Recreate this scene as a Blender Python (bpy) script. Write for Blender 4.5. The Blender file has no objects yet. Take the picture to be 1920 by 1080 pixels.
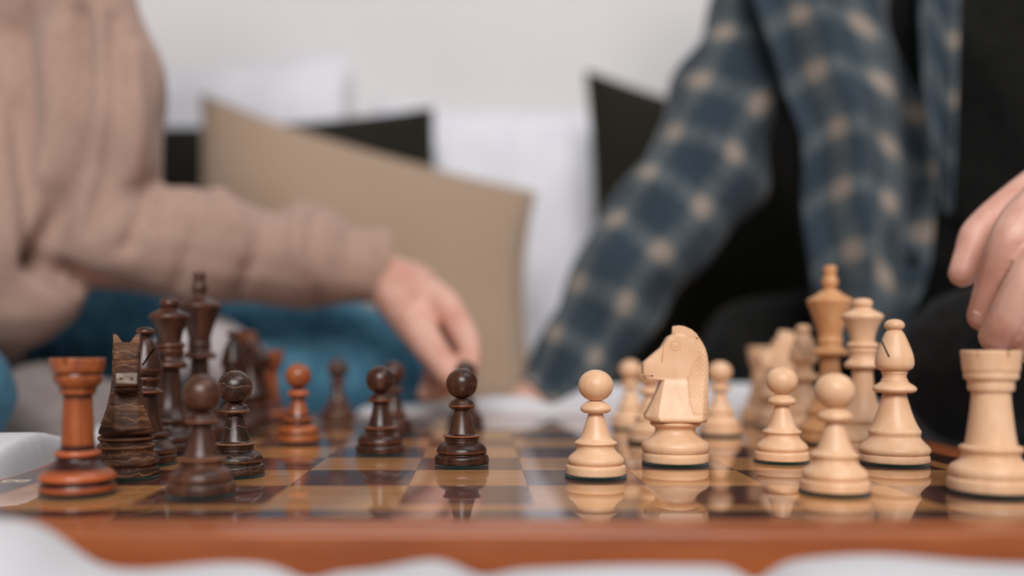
import bpy, bmesh, math, random
import numpy as np
from mathutils import Vector, Matrix, noise

R = math.radians
scene = bpy.context.scene
COL = scene.collection
random.seed(3)

# ------------------------------------------------------------------ camera
F_PX, CX, CY, CAM_Z = 1852.0, 900.0, 642.0, 0.060
cam_d = bpy.data.cameras.new('camera')
cam = bpy.data.objects.new('camera', cam_d)
COL.objects.link(cam)
cam.location = (0, 0, CAM_Z)
cam.rotation_euler = (R(90), 0, 0)
cam_d.sensor_width = 36.0
cam_d.lens = 36.0 * F_PX / 1920.0
cam_d.shift_x = (960 - CX) / 1920.0
cam_d.shift_y = (CY - 540) / 1920.0
cam_d.clip_start = 0.01
cam_d.dof.use_dof = True
cam_d.dof.focus_distance = 0.453
cam_d.dof.aperture_fstop = 2.5
scene.camera = cam

# ------------------------------------------------------------------ light
world = bpy.data.worlds.new('daylight')
scene.world = world
world.use_nodes = True
bg = world.node_tree.nodes['Background']
bg.inputs[0].default_value = (0.93, 0.96, 1.0, 1)
bg.inputs[1].default_value = 0.13


def area(name, loc, target, sx, sy, power, colour):
    d = bpy.data.lights.new(name, 'AREA')
    d.shape = 'RECTANGLE'
    d.size, d.size_y, d.energy, d.color = sx, sy, power, colour
    o = bpy.data.objects.new(name, d)
    COL.objects.link(o)
    o.location = loc
    o.rotation_euler = (Vector(target) - Vector(loc)).to_track_quat('-Z', 'Y').to_euler()
    return o


area('window_light', (0.05, -2.3, 2.05), (0.0, 0.8, 0.05), 1.9, 1.4, 124, (1.0, 0.965, 0.94))
area('side_window_light', (0.9, 0.3, 2.0), (0.0, 1.4, 0.25), 1.4, 1.0, 12, (0.95, 0.97, 1.0))  # added fill lamp from above right, lifts the wall and sleeve tops

vs = scene.view_settings
vs.view_transform = 'Standard'
vs.look = 'None'
vs.gamma = 1.0
vs.use_curve_mapping = False
vs.exposure = 0.0


# ------------------------------------------------------------------ helpers
def P(x, y, d):
    """a point d metres away that shows at pixel x, y (used only to measure places)"""
    return Vector(((x - CX) / F_PX * d, d, CAM_Z + (CY - y) / F_PX * d))


def srgb(r, g, b):
    def c(v):
        v /= 255.0
        return v / 12.92 if v <= 0.04045 else ((v + 0.055) / 1.055) ** 2.4
    return (c(r), c(g), c(b), 1.0)


def obj(name, mesh, mat=None, parent=None):
    o = bpy.data.objects.new(name, mesh)
    COL.objects.link(o)
    if mat is not None and len(mesh.materials) == 0:
        mesh.materials.append(mat)
    if parent is not None:
        o.parent = parent
    return o


def tag(o, label=None, cat=None, group=None, kind=None):
    if label: o['label'] = label
    if cat: o['category'] = cat
    if group: o['group'] = group
    if kind: o['kind'] = kind
    return o


def empty(name, loc, rz=0.0):
    o = bpy.data.objects.new(name, None)
    COL.objects.link(o)
    o.location = loc
    o.rotation_euler = (0, 0, rz)
    o.empty_display_size = 0.02
    return o


def bm_mesh(bm, name, smooth=True, angle=None):
    me = bpy.data.meshes.new(name)
    bmesh.ops.recalc_face_normals(bm, faces=bm.faces)
    bm.to_mesh(me)
    bm.free()
    if smooth:
        me.shade_smooth()
        if angle is not None:
            me.set_sharp_from_angle(angle=R(angle))
    return me


def box_bm(x0, x1, y0, y1, z0, z1, bev=0.0, seg=2):
    bm = bmesh.new()
    bmesh.ops.create_cube(bm, size=1.0)
    for v in bm.verts:
        v.co = Vector(((x0 + x1) / 2 + v.co.x * (x1 - x0), (y0 + y1) / 2 + v.co.y * (y1 - y0), (z0 + z1) / 2 + v.co.z * (z1 - z0)))
    if bev:
        bmesh.ops.bevel(bm, geom=bm.edges[:], offset=bev, segments=seg, profile=0.5, affect='EDGES')
    return bm


def evaluated(me, mods):
    o = bpy.data.objects.new('tmp', me)
    COL.objects.link(o)
    for kind, props in mods:
        m = o.modifiers.new('m', kind)
        for k, v in props.items():
            setattr(m, k, v)
    dg = bpy.context.evaluated_depsgraph_get()
    new = bpy.data.meshes.new_from_object(o.evaluated_get(dg))
    bpy.data.objects.remove(o)
    return new


def cut(me, cutters):
    for cbm in cutters:
        cm = bm_mesh(cbm, 'cutter', False)
        c = bpy.data.objects.new('cutter', cm)
        COL.objects.link(c)
        me = evaluated(me, [('BOOLEAN', dict(operation='DIFFERENCE', object=c, solver='EXACT'))])
        bpy.data.objects.remove(c)
    return me


def catmull(pts, n):
    """pts: list of tuples (any length); n samples per span"""
    a = np.array(pts, float)
    e = np.vstack([2 * a[0] - a[1], a, 2 * a[-1] - a[-2]])
    out = []
    for i in range(len(a) - 1):
        p0, p1, p2, p3 = e[i], e[i + 1], e[i + 2], e[i + 3]
        for k in range(n):
            t = k / n
            out.append(0.5 * (2 * p1 + (p2 - p0) * t + (2 * p0 - 5 * p1 + 4 * p2 - p3) * t * t + (3 * p1 - p0 - 3 * p2 + p3) * t ** 3))
    out.append(a[-1])
    return np.array(out)


ICO = {}


def ico(sub):
    if sub not in ICO:
        bm = bmesh.new()
        bmesh.ops.create_icosphere(bm, subdivisions=sub, radius=1.0)
        ICO[sub] = (np.array([v.co[:] for v in bm.verts]), np.array([[v.index for v in f.verts] for f in bm.faces]))
        bm.free()
    return ICO[sub]


def fuse(chains, voxel, smooth=6, sub=2, extra=(), fold=None):
    """chains of (x, y, z, radius) swept as overlapping balls, united by a voxel remesh"""
    V, Fa, off = [], [], 0
    iv, ifa = ico(sub)
    for ch in chains:
        pts = catmull(ch, 8) if len(ch) > 2 else np.array([np.array(ch[0]) * (1 - t) + np.array(ch[-1]) * t for t in np.linspace(0, 1, 9)])
        acc = [pts[0]]
        for p in pts[1:]:
            q = acc[-1]
            L = np.linalg.norm(p[:3] - q[:3])
            step = max(0.22 * min(p[3], q[3]), 0.0012)
            k = max(1, int(L / step))
            for i in range(1, k + 1):
                acc.append(q + (p - q) * i / k)
        for p in acc:
            V.append(iv * p[3] + p[:3]); Fa.append(ifa + off); off += len(iv)
    for (c, rad) in extra:      # ellipsoids
        V.append(iv * np.array(rad) + np.array(c)); Fa.append(ifa + off); off += len(iv)
    V = np.vstack(V); Fa = np.vstack(Fa)
    me = bpy.data.meshes.new('raw')
    me.from_pydata(V.tolist(), [], Fa.tolist())
    me = evaluated(me, [('REMESH', dict(mode='VOXEL', voxel_size=voxel, use_smooth_shade=True)),
                        ('SMOOTH', dict(factor=0.5, iterations=smooth))])
    if fold:
        n = len(me.vertices)
        co = np.empty(n * 3); me.vertices.foreach_get('co', co); co = co.reshape(-1, 3)
        nr = np.empty(n * 3); me.vertices.foreach_get('normal', nr); nr = nr.reshape(-1, 3)
        co = co + nr * (fold(co, nr) if fold.__code__.co_argcount == 2 else fold(co))[:, None]
        me.vertices.foreach_set('co', co.ravel())
        me.update()
        me = evaluated(me, [('SMOOTH', dict(factor=0.5, iterations=1))])
    me.shade_smooth()
    return me


def px_valley(co, nr, pts, width, depth):
    """groove (or ridge, if depth < 0) on the near side of a body, along a line of directions"""
    u = CX + co[:, 0] / co[:, 1] * F_PX
    v = CY - (co[:, 2] - CAM_Z) / co[:, 1] * F_PX
    q = np.stack([u, v], 1)
    best = np.full(len(co), 1e9)
    for a, b in zip(pts[:-1], pts[1:]):
        a = np.array(a, float); b = np.array(b, float); ab = b - a
        t = np.clip(((q - a) @ ab) / (ab @ ab), 0, 1)
        best = np.minimum(best, np.linalg.norm(q - (a + t[:, None] * ab), axis=1))
    return -depth * np.exp(-(best / width) ** 2) * np.clip(-nr[:, 1] * 2.5 + 0.3, 0, 1)


def seg_valley(co, pts, width, depth):
    """groove of given width and depth along a polyline"""
    best = np.full(len(co), 1e9)
    pts = [np.array(p[:3]) for p in pts]
    for a, b in zip(pts[:-1], pts[1:]):
        ab = b - a
        t = np.clip(((co - a) @ ab) / (ab @ ab), 0, 1)
        d = np.linalg.norm(co - (a + t[:, None] * ab), axis=1)
        best = np.minimum(best, d)
    return -depth * np.exp(-(best / width) ** 2)


def wav(co, k, ph, amp):
    s = co @ np.array(k) + ph + 1.3 * np.sin(co @ np.array((k[1], k[2], k[0])) * 0.45 + ph)
    return amp * np.sin(s)


# ------------------------------------------------------------------ materials
def new_mat(name):
    m = bpy.data.materials.new(name)
    m.use_nodes = True
    nt = m.node_tree
    return m, nt, nt.nodes['Principled BSDF'], nt.nodes, nt.links


def ramp(nodes, stops):
    r = nodes.new('ShaderNodeValToRGB')
    el = r.color_ramp.elements
    el[0].position, el[0].color = stops[0]
    el[1].position, el[1].color = stops[-1]
    for p, c in stops[1:-1]:
        e = el.new(p); e.color = c
    return r


def wood(name, c0, c1, c2, scale=(1, 1, 0.12), freq=180, rough=0.42, coat=0.0, coat_rough=0.05, bump=0.15, wear=None, wear_amt=0.0,
         scratch=None, spec=0.5, attr='wear', groove=None):
    m, nt, b, N, L = new_mat(name)
    tc = N.new('ShaderNodeTexCoord')
    oi = N.new('ShaderNodeObjectInfo')
    add = N.new('ShaderNodeVectorMath'); add.operation = 'MULTIPLY_ADD'
    mp = N.new('ShaderNodeMapping'); mp.inputs['Scale'].default_value = scale
    L.new(tc.outputs['Object'], add.inputs[0]); add.inputs[1].default_value = (1, 1, 1)
    cmb = N.new('ShaderNodeCombineXYZ')
    L.new(oi.outputs['Random'], cmb.inputs[0]); L.new(oi.outputs['Random'], cmb.inputs[1])
    L.new(cmb.outputs[0], add.inputs[2])
    L.new(add.outputs[0], mp.inputs[0])
    n1 = N.new('ShaderNodeTexNoise'); n1.inputs['Scale'].default_value = freq; n1.inputs['Detail'].default_value = 6
    n1.inputs['Distortion'].default_value = 0.6
    n2 = N.new('ShaderNodeTexNoise'); n2.inputs['Scale'].default_value = freq * 4; n2.inputs['Detail'].default_value = 4
    L.new(mp.outputs[0], n1.inputs[0]); L.new(mp.outputs[0], n2.inputs[0])
    mx = N.new('ShaderNodeMath'); mx.operation = 'MULTIPLY_ADD'; mx.inputs[1].default_value = 0.35
    L.new(n2.outputs[0], mx.inputs[0]); L.new(n1.outputs[0], mx.inputs[2])
    rp = ramp(N, [(0.42, c0), (0.66, c1), (0.86, c2)])
    L.new(mx.outputs[0], rp.inputs[0])
    col = rp.outputs[0]
    if wear:
        at = N.new('ShaderNodeAttribute'); at.attribute_name = attr
        w = N.new('ShaderNodeMath'); w.operation = 'MULTIPLY'; w.inputs[1].default_value = wear_amt
        w.use_clamp = True
        L.new(at.outputs['Fac'], w.inputs[0])
        mm = N.new('ShaderNodeMixRGB'); mm.inputs[2].default_value = wear
        L.new(w.outputs[0], mm.inputs[0]); L.new(col, mm.inputs[1])
        col = mm.outputs[0]
    if groove:
        ag = N.new('ShaderNodeAttribute'); ag.attribute_name = 'groove'
        mg = N.new('ShaderNodeMixRGB'); mg.inputs[2].default_value = groove
        L.new(ag.outputs['Fac'], mg.inputs[0]); L.new(col, mg.inputs[1])
        col = mg.outputs[0]
    if scratch:
        mp2 = N.new('ShaderNodeMapping'); mp2.inputs['Scale'].default_value = (0.35, 0.5, 1.4); mp2.inputs['Rotation'].default_value = (0.15, 0.12, 0)
        n3 = N.new('ShaderNodeTexNoise'); n3.inputs['Scale'].default_value = 140; n3.inputs['Detail'].default_value = 2
        n4 = N.new('ShaderNodeTexNoise'); n4.inputs['Scale'].default_value = 1100; n4.inputs['Detail'].default_value = 5
        L.new(add.outputs[0], mp2.inputs[0]); L.new(mp2.outputs[0], n4.inputs['Vector']); L.new(add.outputs[0], n3.inputs['Vector'])
        r2 = ramp(N, [(0.60, (0, 0, 0, 1)), (0.74, (1, 1, 1, 1))])
        L.new(n4.outputs[0], r2.inputs[0])
        r3 = ramp(N, [(0.46, (0, 0, 0, 1)), (0.64, (0.85, 0.85, 0.85, 1))])
        L.new(n3.outputs[0], r3.inputs[0])
        mu = N.new('ShaderNodeMath'); mu.operation = 'MULTIPLY'
        L.new(r2.outputs[0], mu.inputs[0]); L.new(r3.outputs[0], mu.inputs[1])
        wv = N.new('ShaderNodeTexWave'); wv.bands_direction = 'Z'; wv.inputs['Scale'].default_value = 50
        wv.inputs['Distortion'].default_value = 3.0; wv.inputs['Detail'].default_value = 2; wv.inputs['Detail Scale'].default_value = 3.0
        L.new(add.outputs[0], wv.inputs['Vector'])
        r4 = ramp(N, [(0.988, (0, 0, 0, 1)), (1.0, (0.55, 0.55, 0.55, 1))]); L.new(wv.outputs['Fac'], r4.inputs[0])
        mw = N.new('ShaderNodeMath'); mw.operation = 'MAXIMUM'
        L.new(mu.outputs[0], mw.inputs[0]); L.new(r4.outputs[0], mw.inputs[1]); mu = mw
        m2 = N.new('ShaderNodeMixRGB'); m2.inputs[2].default_value = scratch
        L.new(mu.outputs[0], m2.inputs[0]); L.new(col, m2.inputs[1])
        col = m2.outputs[0]
    L.new(col, b.inputs['Base Color'])
    b.inputs['Roughness'].default_value = rough
    b.inputs['Specular IOR Level'].default_value = spec
    b.inputs['Coat Weight'].default_value = coat
    b.inputs['Coat Roughness'].default_value = coat_rough
    if bump:
        bp = N.new('ShaderNodeBump'); bp.inputs['Strength'].default_value = bump; bp.inputs['Distance'].default_value = 0.0004
        L.new(mx.outputs[0], bp.inputs['Height']); L.new(bp.outputs[0], b.inputs['Normal'])
    return m


def cloth(name, c0, c1, scale=60, rough=0.95, bump=0.4, dist=0.002, sheen=0.2, weave=900):
    m, nt, b, N, L = new_mat(name)
    tc = N.new('ShaderNodeTexCoord')
    n = N.new('ShaderNodeTexNoise'); n.inputs['Scale'].default_value = scale; n.inputs['Detail'].default_value = 5
    L.new(tc.outputs['Object'], n.inputs[0])
    rp = ramp(N, [(0.35, c0), (0.65, c1)])
    L.new(n.outputs[0], rp.inputs[0]); L.new(rp.outputs[0], b.inputs['Base Color'])
    n2 = N.new('ShaderNodeTexNoise'); n2.inputs['Scale'].default_value = weave
    L.new(tc.outputs['Object'], n2.inputs[0])
    bp = N.new('ShaderNodeBump'); bp.inputs['Strength'].default_value = bump; bp.inputs['Distance'].default_value = dist
    L.new(n2.outputs[0], bp.inputs['Height']); L.new(bp.outputs[0], b.inputs['Normal'])
    b.inputs['Roughness'].default_value = rough
    b.inputs['Sheen Weight'].default_value = sheen
    b.inputs['Specular IOR Level'].default_value = 0.2
    return m


def plain(name, c, rough=0.6, spec=0.4):
    m, nt, b, N, L = new_mat(name)
    tc = N.new('ShaderNodeTexCoord')
    n = N.new('ShaderNodeTexNoise'); n.inputs['Scale'].default_value = 300
    L.new(tc.outputs['Object'], n.inputs[0])
    rp = ramp(N, [(0.3, tuple(v * 0.85 for v in c[:3]) + (1,)), (0.7, c)])
    L.new(n.outputs[0], rp.inputs[0]); L.new(rp.outputs[0], b.inputs['Base Color'])
    b.inputs['Roughness'].default_value = rough
    b.inputs['Specular IOR Level'].default_value = spec
    return m


M = {}
M['box'] = wood('pale_boxwood', srgb(214, 168, 130), srgb(222, 179, 142), srgb(228, 188, 153), scale=(1, 1, 0.3), freq=120, rough=0.40, bump=0.05, spec=0.4)
M['box_warm'] = wood('warm_boxwood', srgb(192, 134, 88), srgb(204, 148, 100), srgb(212, 158, 110), scale=(1, 1, 0.3), freq=120, rough=0.40, bump=0.05, spec=0.4)
M['dark'] = wood('dark_rosewood', srgb(34, 18, 12), srgb(56, 32, 22), srgb(80, 48, 34), rough=0.30, bump=0.2, wear=srgb(138, 78, 48), wear_amt=0.9, spec=0.4)
M['dull'] = wood('dull_brown_wood', srgb(48, 29, 21), srgb(70, 43, 32), srgb(94, 60, 44), rough=0.34, bump=0.2, wear=srgb(142, 92, 66), wear_amt=0.9, spec=0.4)
M['worn'] = wood('worn_dark_wood', srgb(24, 13, 10), srgb(44, 26, 19), srgb(74, 46, 34), scale=(1, 1, 0.22), freq=260, rough=0.32, bump=0.9,
                 wear=srgb(140, 92, 62), wear_amt=0.9, scratch=srgb(150, 112, 88))
M['knight_wood'] = wood('weathered_brown_wood', srgb(34, 19, 12), srgb(66, 40, 26), srgb(116, 78, 50), scale=(0.2, 0.2, 1.0), freq=300, rough=0.55, spec=0.22, bump=1.0,
                        wear=srgb(140, 98, 70), wear_amt=0.8, scratch=srgb(160, 120, 92))
M['knight_muzzle'] = wood('greyed_bare_wood', srgb(84, 70, 62), srgb(132, 116, 104), srgb(170, 154, 140), scale=(0.2, 0.2, 1.0), freq=500, rough=0.6, bump=1.0)
M['red'] = wood('red_stained_wood', srgb(112, 52, 24), srgb(144, 74, 37), srgb(168, 93, 50), rough=0.30, bump=0.12, wear=srgb(190, 108, 60), wear_amt=0.8, groove=srgb(44, 18, 13))
M['red_dark'] = wood('dark_stain_on_red_wood', srgb(34, 12, 10), srgb(50, 20, 15), srgb(66, 28, 20), rough=0.32, bump=0.12, wear=srgb(176, 90, 50), wear_amt=1.0, attr='ridge')
M['felt'] = cloth('green_felt', srgb(6, 26, 22), srgb(12, 40, 34), scale=900, bump=0.8, dist=0.0006, weave=2500)
M['slit'] = plain('slit_shadow_stain', srgb(30, 20, 14), 0.8)
TILE = (0.12, 1, 1)
M['sq_light'] = wood('maple_veneer', srgb(176, 116, 62), srgb(192, 132, 76), srgb(204, 146, 90), scale=TILE, freq=110, rough=0.35, coat=1.0, coat_rough=0.025, bump=0.0)
M['sq_dark'] = wood('wenge_veneer', srgb(60, 26, 18), srgb(80, 36, 25), srgb(98, 48, 34), scale=TILE, freq=110, rough=0.35, coat=1.0, coat_rough=0.025, bump=0.0)
M['border'] = wood('dark_border_veneer', srgb(48, 20, 14), srgb(62, 28, 20), srgb(78, 38, 28), scale=TILE, freq=90, rough=0.35, coat=1.0, coat_rough=0.03, bump=0.0)
M['rim'] = wood('mahogany_rim', srgb(130, 62, 24), srgb(150, 77, 32), srgb(166, 91, 42), scale=(0.10, 1, 1), freq=70, rough=0.45, coat=0.3, coat_rough=0.08, bump=0.03)
M['letter'] = plain('pale_letter_print', srgb(214, 196, 178), 0.4)
M['sheet'] = cloth('white_cotton_sheet', srgb(192, 191, 195), srgb(200, 199, 203), scale=20, bump=0.15, dist=0.0006)
M['grey'] = cloth('grey_shade_cloth', srgb(118, 108, 104), srgb(132, 122, 118), scale=60, bump=0.3)  # shade on the sheet beside the left player, put into the colour
M['white_pillow'] = cloth('white_pillowcase', srgb(222, 222, 230), srgb(232, 232, 238), scale=20, bump=0.1)
M['beige'] = cloth('beige_linen', srgb(160, 136, 116), srgb(172, 148, 127), scale=700, bump=0.4)
M['black_cushion'] = cloth('dark_green_black_linen', srgb(26, 25, 18), srgb(36, 35, 26), scale=500, bump=0.3, sheen=0.05)
M['sweater'] = cloth('dusty_pink_beige_knit', srgb(160, 130, 116), srgb(174, 144, 130), scale=300, bump=0.5, weave=700)
M['jeans'] = cloth('blue_denim', srgb(52, 98, 124), srgb(76, 124, 146), scale=60, bump=0.3, sheen=0.05)
M['black'] = cloth('black_cotton', srgb(18, 18, 17), srgb(27, 27, 26), scale=80, bump=0.2, sheen=0.03)
M['sock'] = cloth('white_cotton_sock', srgb(178, 172, 174), srgb(192, 186, 188), scale=200)
M['hair_brown'] = cloth('brown_hair', srgb(58, 38, 26), srgb(88, 60, 42), scale=120, rough=0.6, bump=0.8, sheen=0.0)
M['hair_dark'] = cloth('dark_hair', srgb(30, 22, 18), srgb(50, 38, 30), scale=120, rough=0.6, bump=0.8, sheen=0.0)
M['wallpaint'] = cloth('white_wall_paint', srgb(221, 218, 219), srgb(225, 222, 223), scale=3, bump=0.05, sheen=0.0)
M['floor'] = wood('oak_floor', srgb(150, 112, 78), srgb(172, 134, 96), srgb(188, 150, 112), scale=TILE, freq=20, bump=0.0)


def skin_mat():
    m, nt, b, N, L = new_mat('skin')
    tc = N.new('ShaderNodeTexCoord')
    n = N.new('ShaderNodeTexNoise'); n.inputs['Scale'].default_value = 45; n.inputs['Detail'].default_value = 4
    L.new(tc.outputs['Object'], n.inputs[0])
    rp = ramp(N, [(0.38, srgb(200, 146, 128)), (0.62, srgb(214, 168, 150))])
    L.new(n.outputs[0], rp.inputs[0]); L.new(rp.outputs[0], b.inputs['Base Color'])
    b.inputs['Roughness'].default_value = 0.5
    b.inputs['Subsurface Weight'].default_value = 0.25
    b.inputs['Subsurface Radius'].default_value = (0.008, 0.003, 0.002)
    b.inputs['Subsurface Scale'].default_value = 0.6
    return m


M['skin'] = skin_mat()
M['nail'] = plain('fingernail', srgb(218, 170, 156), 0.4)
M['eye'] = plain('eye_white', srgb(225, 220, 215), 0.2)
M['lip'] = plain('lips', srgb(184, 104, 96), 0.5)


def plaid_mat():
    m, nt, b, N, L = new_mat('blue_flannel_check')
    uv = N.new('ShaderNodeUVMap'); uv.uv_map = 'UVMap'
    tc = N.new('ShaderNodeTexCoord')
    nz = N.new('ShaderNodeTexNoise'); nz.inputs['Scale'].default_value = 22
    L.new(tc.outputs['Object'], nz.inputs[0])
    sp = N.new('ShaderNodeSeparateXYZ'); L.new(uv.outputs[0], sp.inputs[0])

    def band(src, period, phase, p0, p1):
        a = N.new('ShaderNodeMath'); a.operation = 'MULTIPLY_ADD'; a.inputs[1].default_value = 2 * math.pi / period; a.inputs[2].default_value = phase
        L.new(src, a.inputs[0])
        s = N.new('ShaderNodeMath'); s.operation = 'COSINE'; L.new(a.outputs[0], s.inputs[0])
        r = N.new('ShaderNodeMapRange'); r.interpolation_type = 'SMOOTHSTEP'
        r.inputs['From Min'].default_value = p0; r.inputs['From Max'].default_value = p1
        L.new(s.outputs[0], r.inputs['Value'])
        return r.outputs[0]
    def wob(src, chan, amt):
        sc = N.new('ShaderNodeSeparateColor'); L.new(nz.outputs['Color'], sc.inputs[0])
        a = N.new('ShaderNodeMath'); a.operation = 'MULTIPLY_ADD'; a.inputs[1].default_value = amt
        L.new(sc.outputs[chan], a.inputs[0]); L.new(src, a.inputs[2])
        return a.outputs[0]
    nz.inputs['Scale'].default_value = 9
    u, v = wob(sp.outputs[0], 0, 0.030), wob(sp.outputs[1], 1, 0.030)
    bu = band(u, 0.062, 0.6, 0.15, 0.95); bv = band(v, 0.058, 0.0, 0.15, 0.95)
    tu = band(u, 0.062, 3.7, 0.80, 0.98); tv = band(v, 0.058, 3.1, 0.80, 0.98)
    ad = N.new('ShaderNodeMath'); ad.operation = 'ADD'; L.new(bu, ad.inputs[0]); L.new(bv, ad.inputs[1])
    f = N.new('ShaderNodeMath'); f.operation = 'MULTIPLY'; f.inputs[1].default_value = 0.5; L.new(ad.outputs[0], f.inputs[0])
    base = ramp(N, [(0.0, srgb(50, 61, 70)), (0.5, srgb(82, 90, 94)), (1.0, srgb(150, 138, 128))])
    L.new(f.outputs[0], base.inputs[0])
    td = N.new('ShaderNodeMath'); td.operation = 'MAXIMUM'; L.new(tu, td.inputs[0]); L.new(tv, td.inputs[1])
    tf = N.new('ShaderNodeMath'); tf.operation = 'MULTIPLY'; tf.inputs[1].default_value = 0.45; L.new(td.outputs[0], tf.inputs[0])
    m1 = N.new('ShaderNodeMixRGB'); m1.inputs[2].default_value = srgb(44, 56, 68)
    L.new(tf.outputs[0], m1.inputs[0]); L.new(base.outputs[0], m1.inputs[1])
    L.new(m1.outputs[0], b.inputs['Base Color'])
    b.inputs['Roughness'].default_value = 0.95
    b.inputs['Sheen Weight'].default_value = 0.15
    b.inputs['Specular IOR Level'].default_value = 0.15
    return m


M['plaid'] = plaid_mat()

# ------------------------------------------------------------------ setting
wall = obj('wall_back', bm_mesh(box_bm(-3.2, 3.2, 1.62, 1.74, -0.52, 2.1), 'wall', False), M['wallpaint'])
tag(wall, 'plain white wall behind the bed', kind='structure')
fl = obj('floor', bm_mesh(box_bm(-3.2, 3.2, -2.4, 1.62, -0.56, -0.52), 'floor', False), M['floor'])
tag(fl, 'wooden floor under the bed', kind='structure')

BX0, BX1, BY0, BY1 = -0.2325, 0.2735, 0.3115, 0.8175      # outer size of the board


def sheet_z(x, y):
    lap = 1 / (1 + math.exp(-(y - 0.372) / 0.008)) / (1 + math.exp((y - 0.70) / 0.02))      # where the sheet laps over the left rim
    xl = BX0 + (0.0275 + 0.002 * math.sin(y * 60)) * lap
    dx = max(xl - x, x - BX1, 0.0); dy = max(BY0 - y, y - BY1, 0.0)
    d = math.hypot(dx, dy)
    base = -0.0315
    n = noise.noise(Vector((x * 9, y * 9, 0.3))) + 0.5 * noise.noise(Vector((x * 22, y * 22, 4.0)))
    w = lap if x < BX0 + 0.03 else 0.0
    rise = 1 - math.exp(-(max(d - (0.004 - 0.003 * w), 0) / (0.011 - 0.0068 * w)) ** 2)
    z = base
    if y < BY0 + 0.1 and dy > 0:                                  # roll of sheet in front of the board
        fall = math.exp(-(max(dy - 0.035, 0) / 0.05) ** 2)
        s = 0.0
        for c, w, a in ((-0.072, 0.022, 0.0030), (-0.012, 0.016, 0.0040), (0.045, 0.035, 0.0022), (0.112, 0.032, 0.0052), (0.165, 0.03, 0.002)):
            s += a * math.exp(-((x - c) / w) ** 2)
        for c, w, a in ((-0.050, 0.007, 0.003), (0.000, 0.008, 0.0035), (0.080, 0.006, 0.005)):
            s -= a * math.exp(-((x - c) / w) ** 2)
        mound = 0.0165 / (1 + math.exp((x + 0.119) / 0.0050)) * math.exp(-(max(dy - 0.03, 0) / 0.07) ** 2)
        z += rise * (0.0258 + s) * fall + rise * mound
    elif x < xl:
        along = math.exp(-(max(dx - 0.03, 0) / 0.10) ** 2)
        z += rise * (0.0345 + 0.003 * n + 0.012 * math.exp(-((y - 0.47) / 0.055) ** 2)) * along
    elif y > BY1:
        a = float(np.interp(x, [-0.3, -0.13, -0.10, -0.02, 0.005, 0.04, 0.062, 0.09, 0.14, 0.25, 0.35],
                            [0.006, 0.009, 0.037, 0.040, 0.046, 0.046, 0.038, 0.053, 0.058, 0.058, 0.040])) + 0.0015 * n
        fall = math.exp(-(max(dy - 0.028, 0) / 0.036) ** 2)
        z += rise * a * fall
    elif x > BX1:
        z += rise * 0.010 * math.exp(-(dx / 0.12) ** 2)
    far = 1 - math.exp(-(d / 0.09) ** 2)
    z += far * (0.0012 * n - 0.0065)
    return z


def make_sheet():
    xs = np.concatenate([np.linspace(-1.15, -0.36, 50), np.linspace(-0.35, -0.24, 40), np.linspace(-0.2385, -0.19, 60), np.linspace(-0.189, 0.36, 200), np.linspace(0.37, 1.2, 50)])
    ys = np.concatenate([np.linspace(-0.35, 0.16, 24), np.linspace(0.165, 0.33, 70), np.linspace(0.34, 0.80, 40), np.linspace(0.805, 1.05, 70), np.linspace(1.06, 1.56, 24)])
    V = [(x, y, sheet_z(x, y)) for y in ys for x in xs]
    nx = len(xs)
    Fc = [(j * nx + i, j * nx + i + 1, (j + 1) * nx + i + 1, (j + 1) * nx + i) for j in range(len(ys) - 1) for i in range(nx - 1)]
    me = bpy.data.meshes.new('sheet')
    me.from_pydata(V, [], Fc)
    me.shade_smooth()
    return me


bed = empty('bed', (0.02, 0.6, -0.52))
tag(bed, 'bed dressed in rumpled white sheets, under the chessboard', 'bed')


def bedpart(name, bm, mat, smooth=True, angle=40):
    o = obj(name, bm_mesh(bm, name, smooth, angle), mat, bed)
    o.matrix_parent_inverse = Matrix.Translation((-0.02, -0.6, 0.52))
    return o


bedpart('mattress', box_bm(-1.14, 1.18, -0.34, 1.55, -0.30, -0.042, 0.03, 3), M['sheet'])
bedpart('bed_base', box_bm(-1.12, 1.16, -0.32, 1.54, -0.52, -0.30, 0.01, 2), M['floor'])
sh = obj('bed_sheet', make_sheet(), M['sheet'])
tag(sh, 'rumpled white bed sheet that the chessboard lies on', 'bed sheet')

# ------------------------------------------------------------------ chessboard
board = empty('chessboard', ((BX0 + BX1) / 2, (BY0 + BY1) / 2, -0.030))
tag(board, 'glossy inlaid wooden chessboard with reddish mahogany rim on white sheets', 'chessboard')
BINV = Matrix.Translation(-Vector(board.location))


def bpart(name, me, mat):
    o = obj(name, me, mat, board)
    o.matrix_parent_inverse = BINV
    return o


SQ = 0.050
FX0, FY0 = -0.180, 0.364
bpart('base_panel', bm_mesh(box_bm(BX0 + 0.02, BX1 - 0.02, BY0 + 0.02, BY1 - 0.02, -0.026, -0.0031), 'base', False), M['rim'])
g = 0.00006
tile_light = bm_mesh(box_bm(-SQ / 2 + g, SQ / 2 - g, -SQ / 2 + g, SQ / 2 - g, -0.003, 0.0), 'tile', False)
tile_light.materials.append(M['sq_light'])
tile_dark = tile_light.copy(); tile_dark.materials.clear(); tile_dark.materials.append(M['sq_dark'])
for i in range(8):
    for j in range(8):
        o = bpart('square', tile_light if (i + j) % 2 == 0 else tile_dark, None)
        o.location = (FX0 + (i + 0.5) * SQ, FY0 + (j + 0.5) * SQ, 0)


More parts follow.
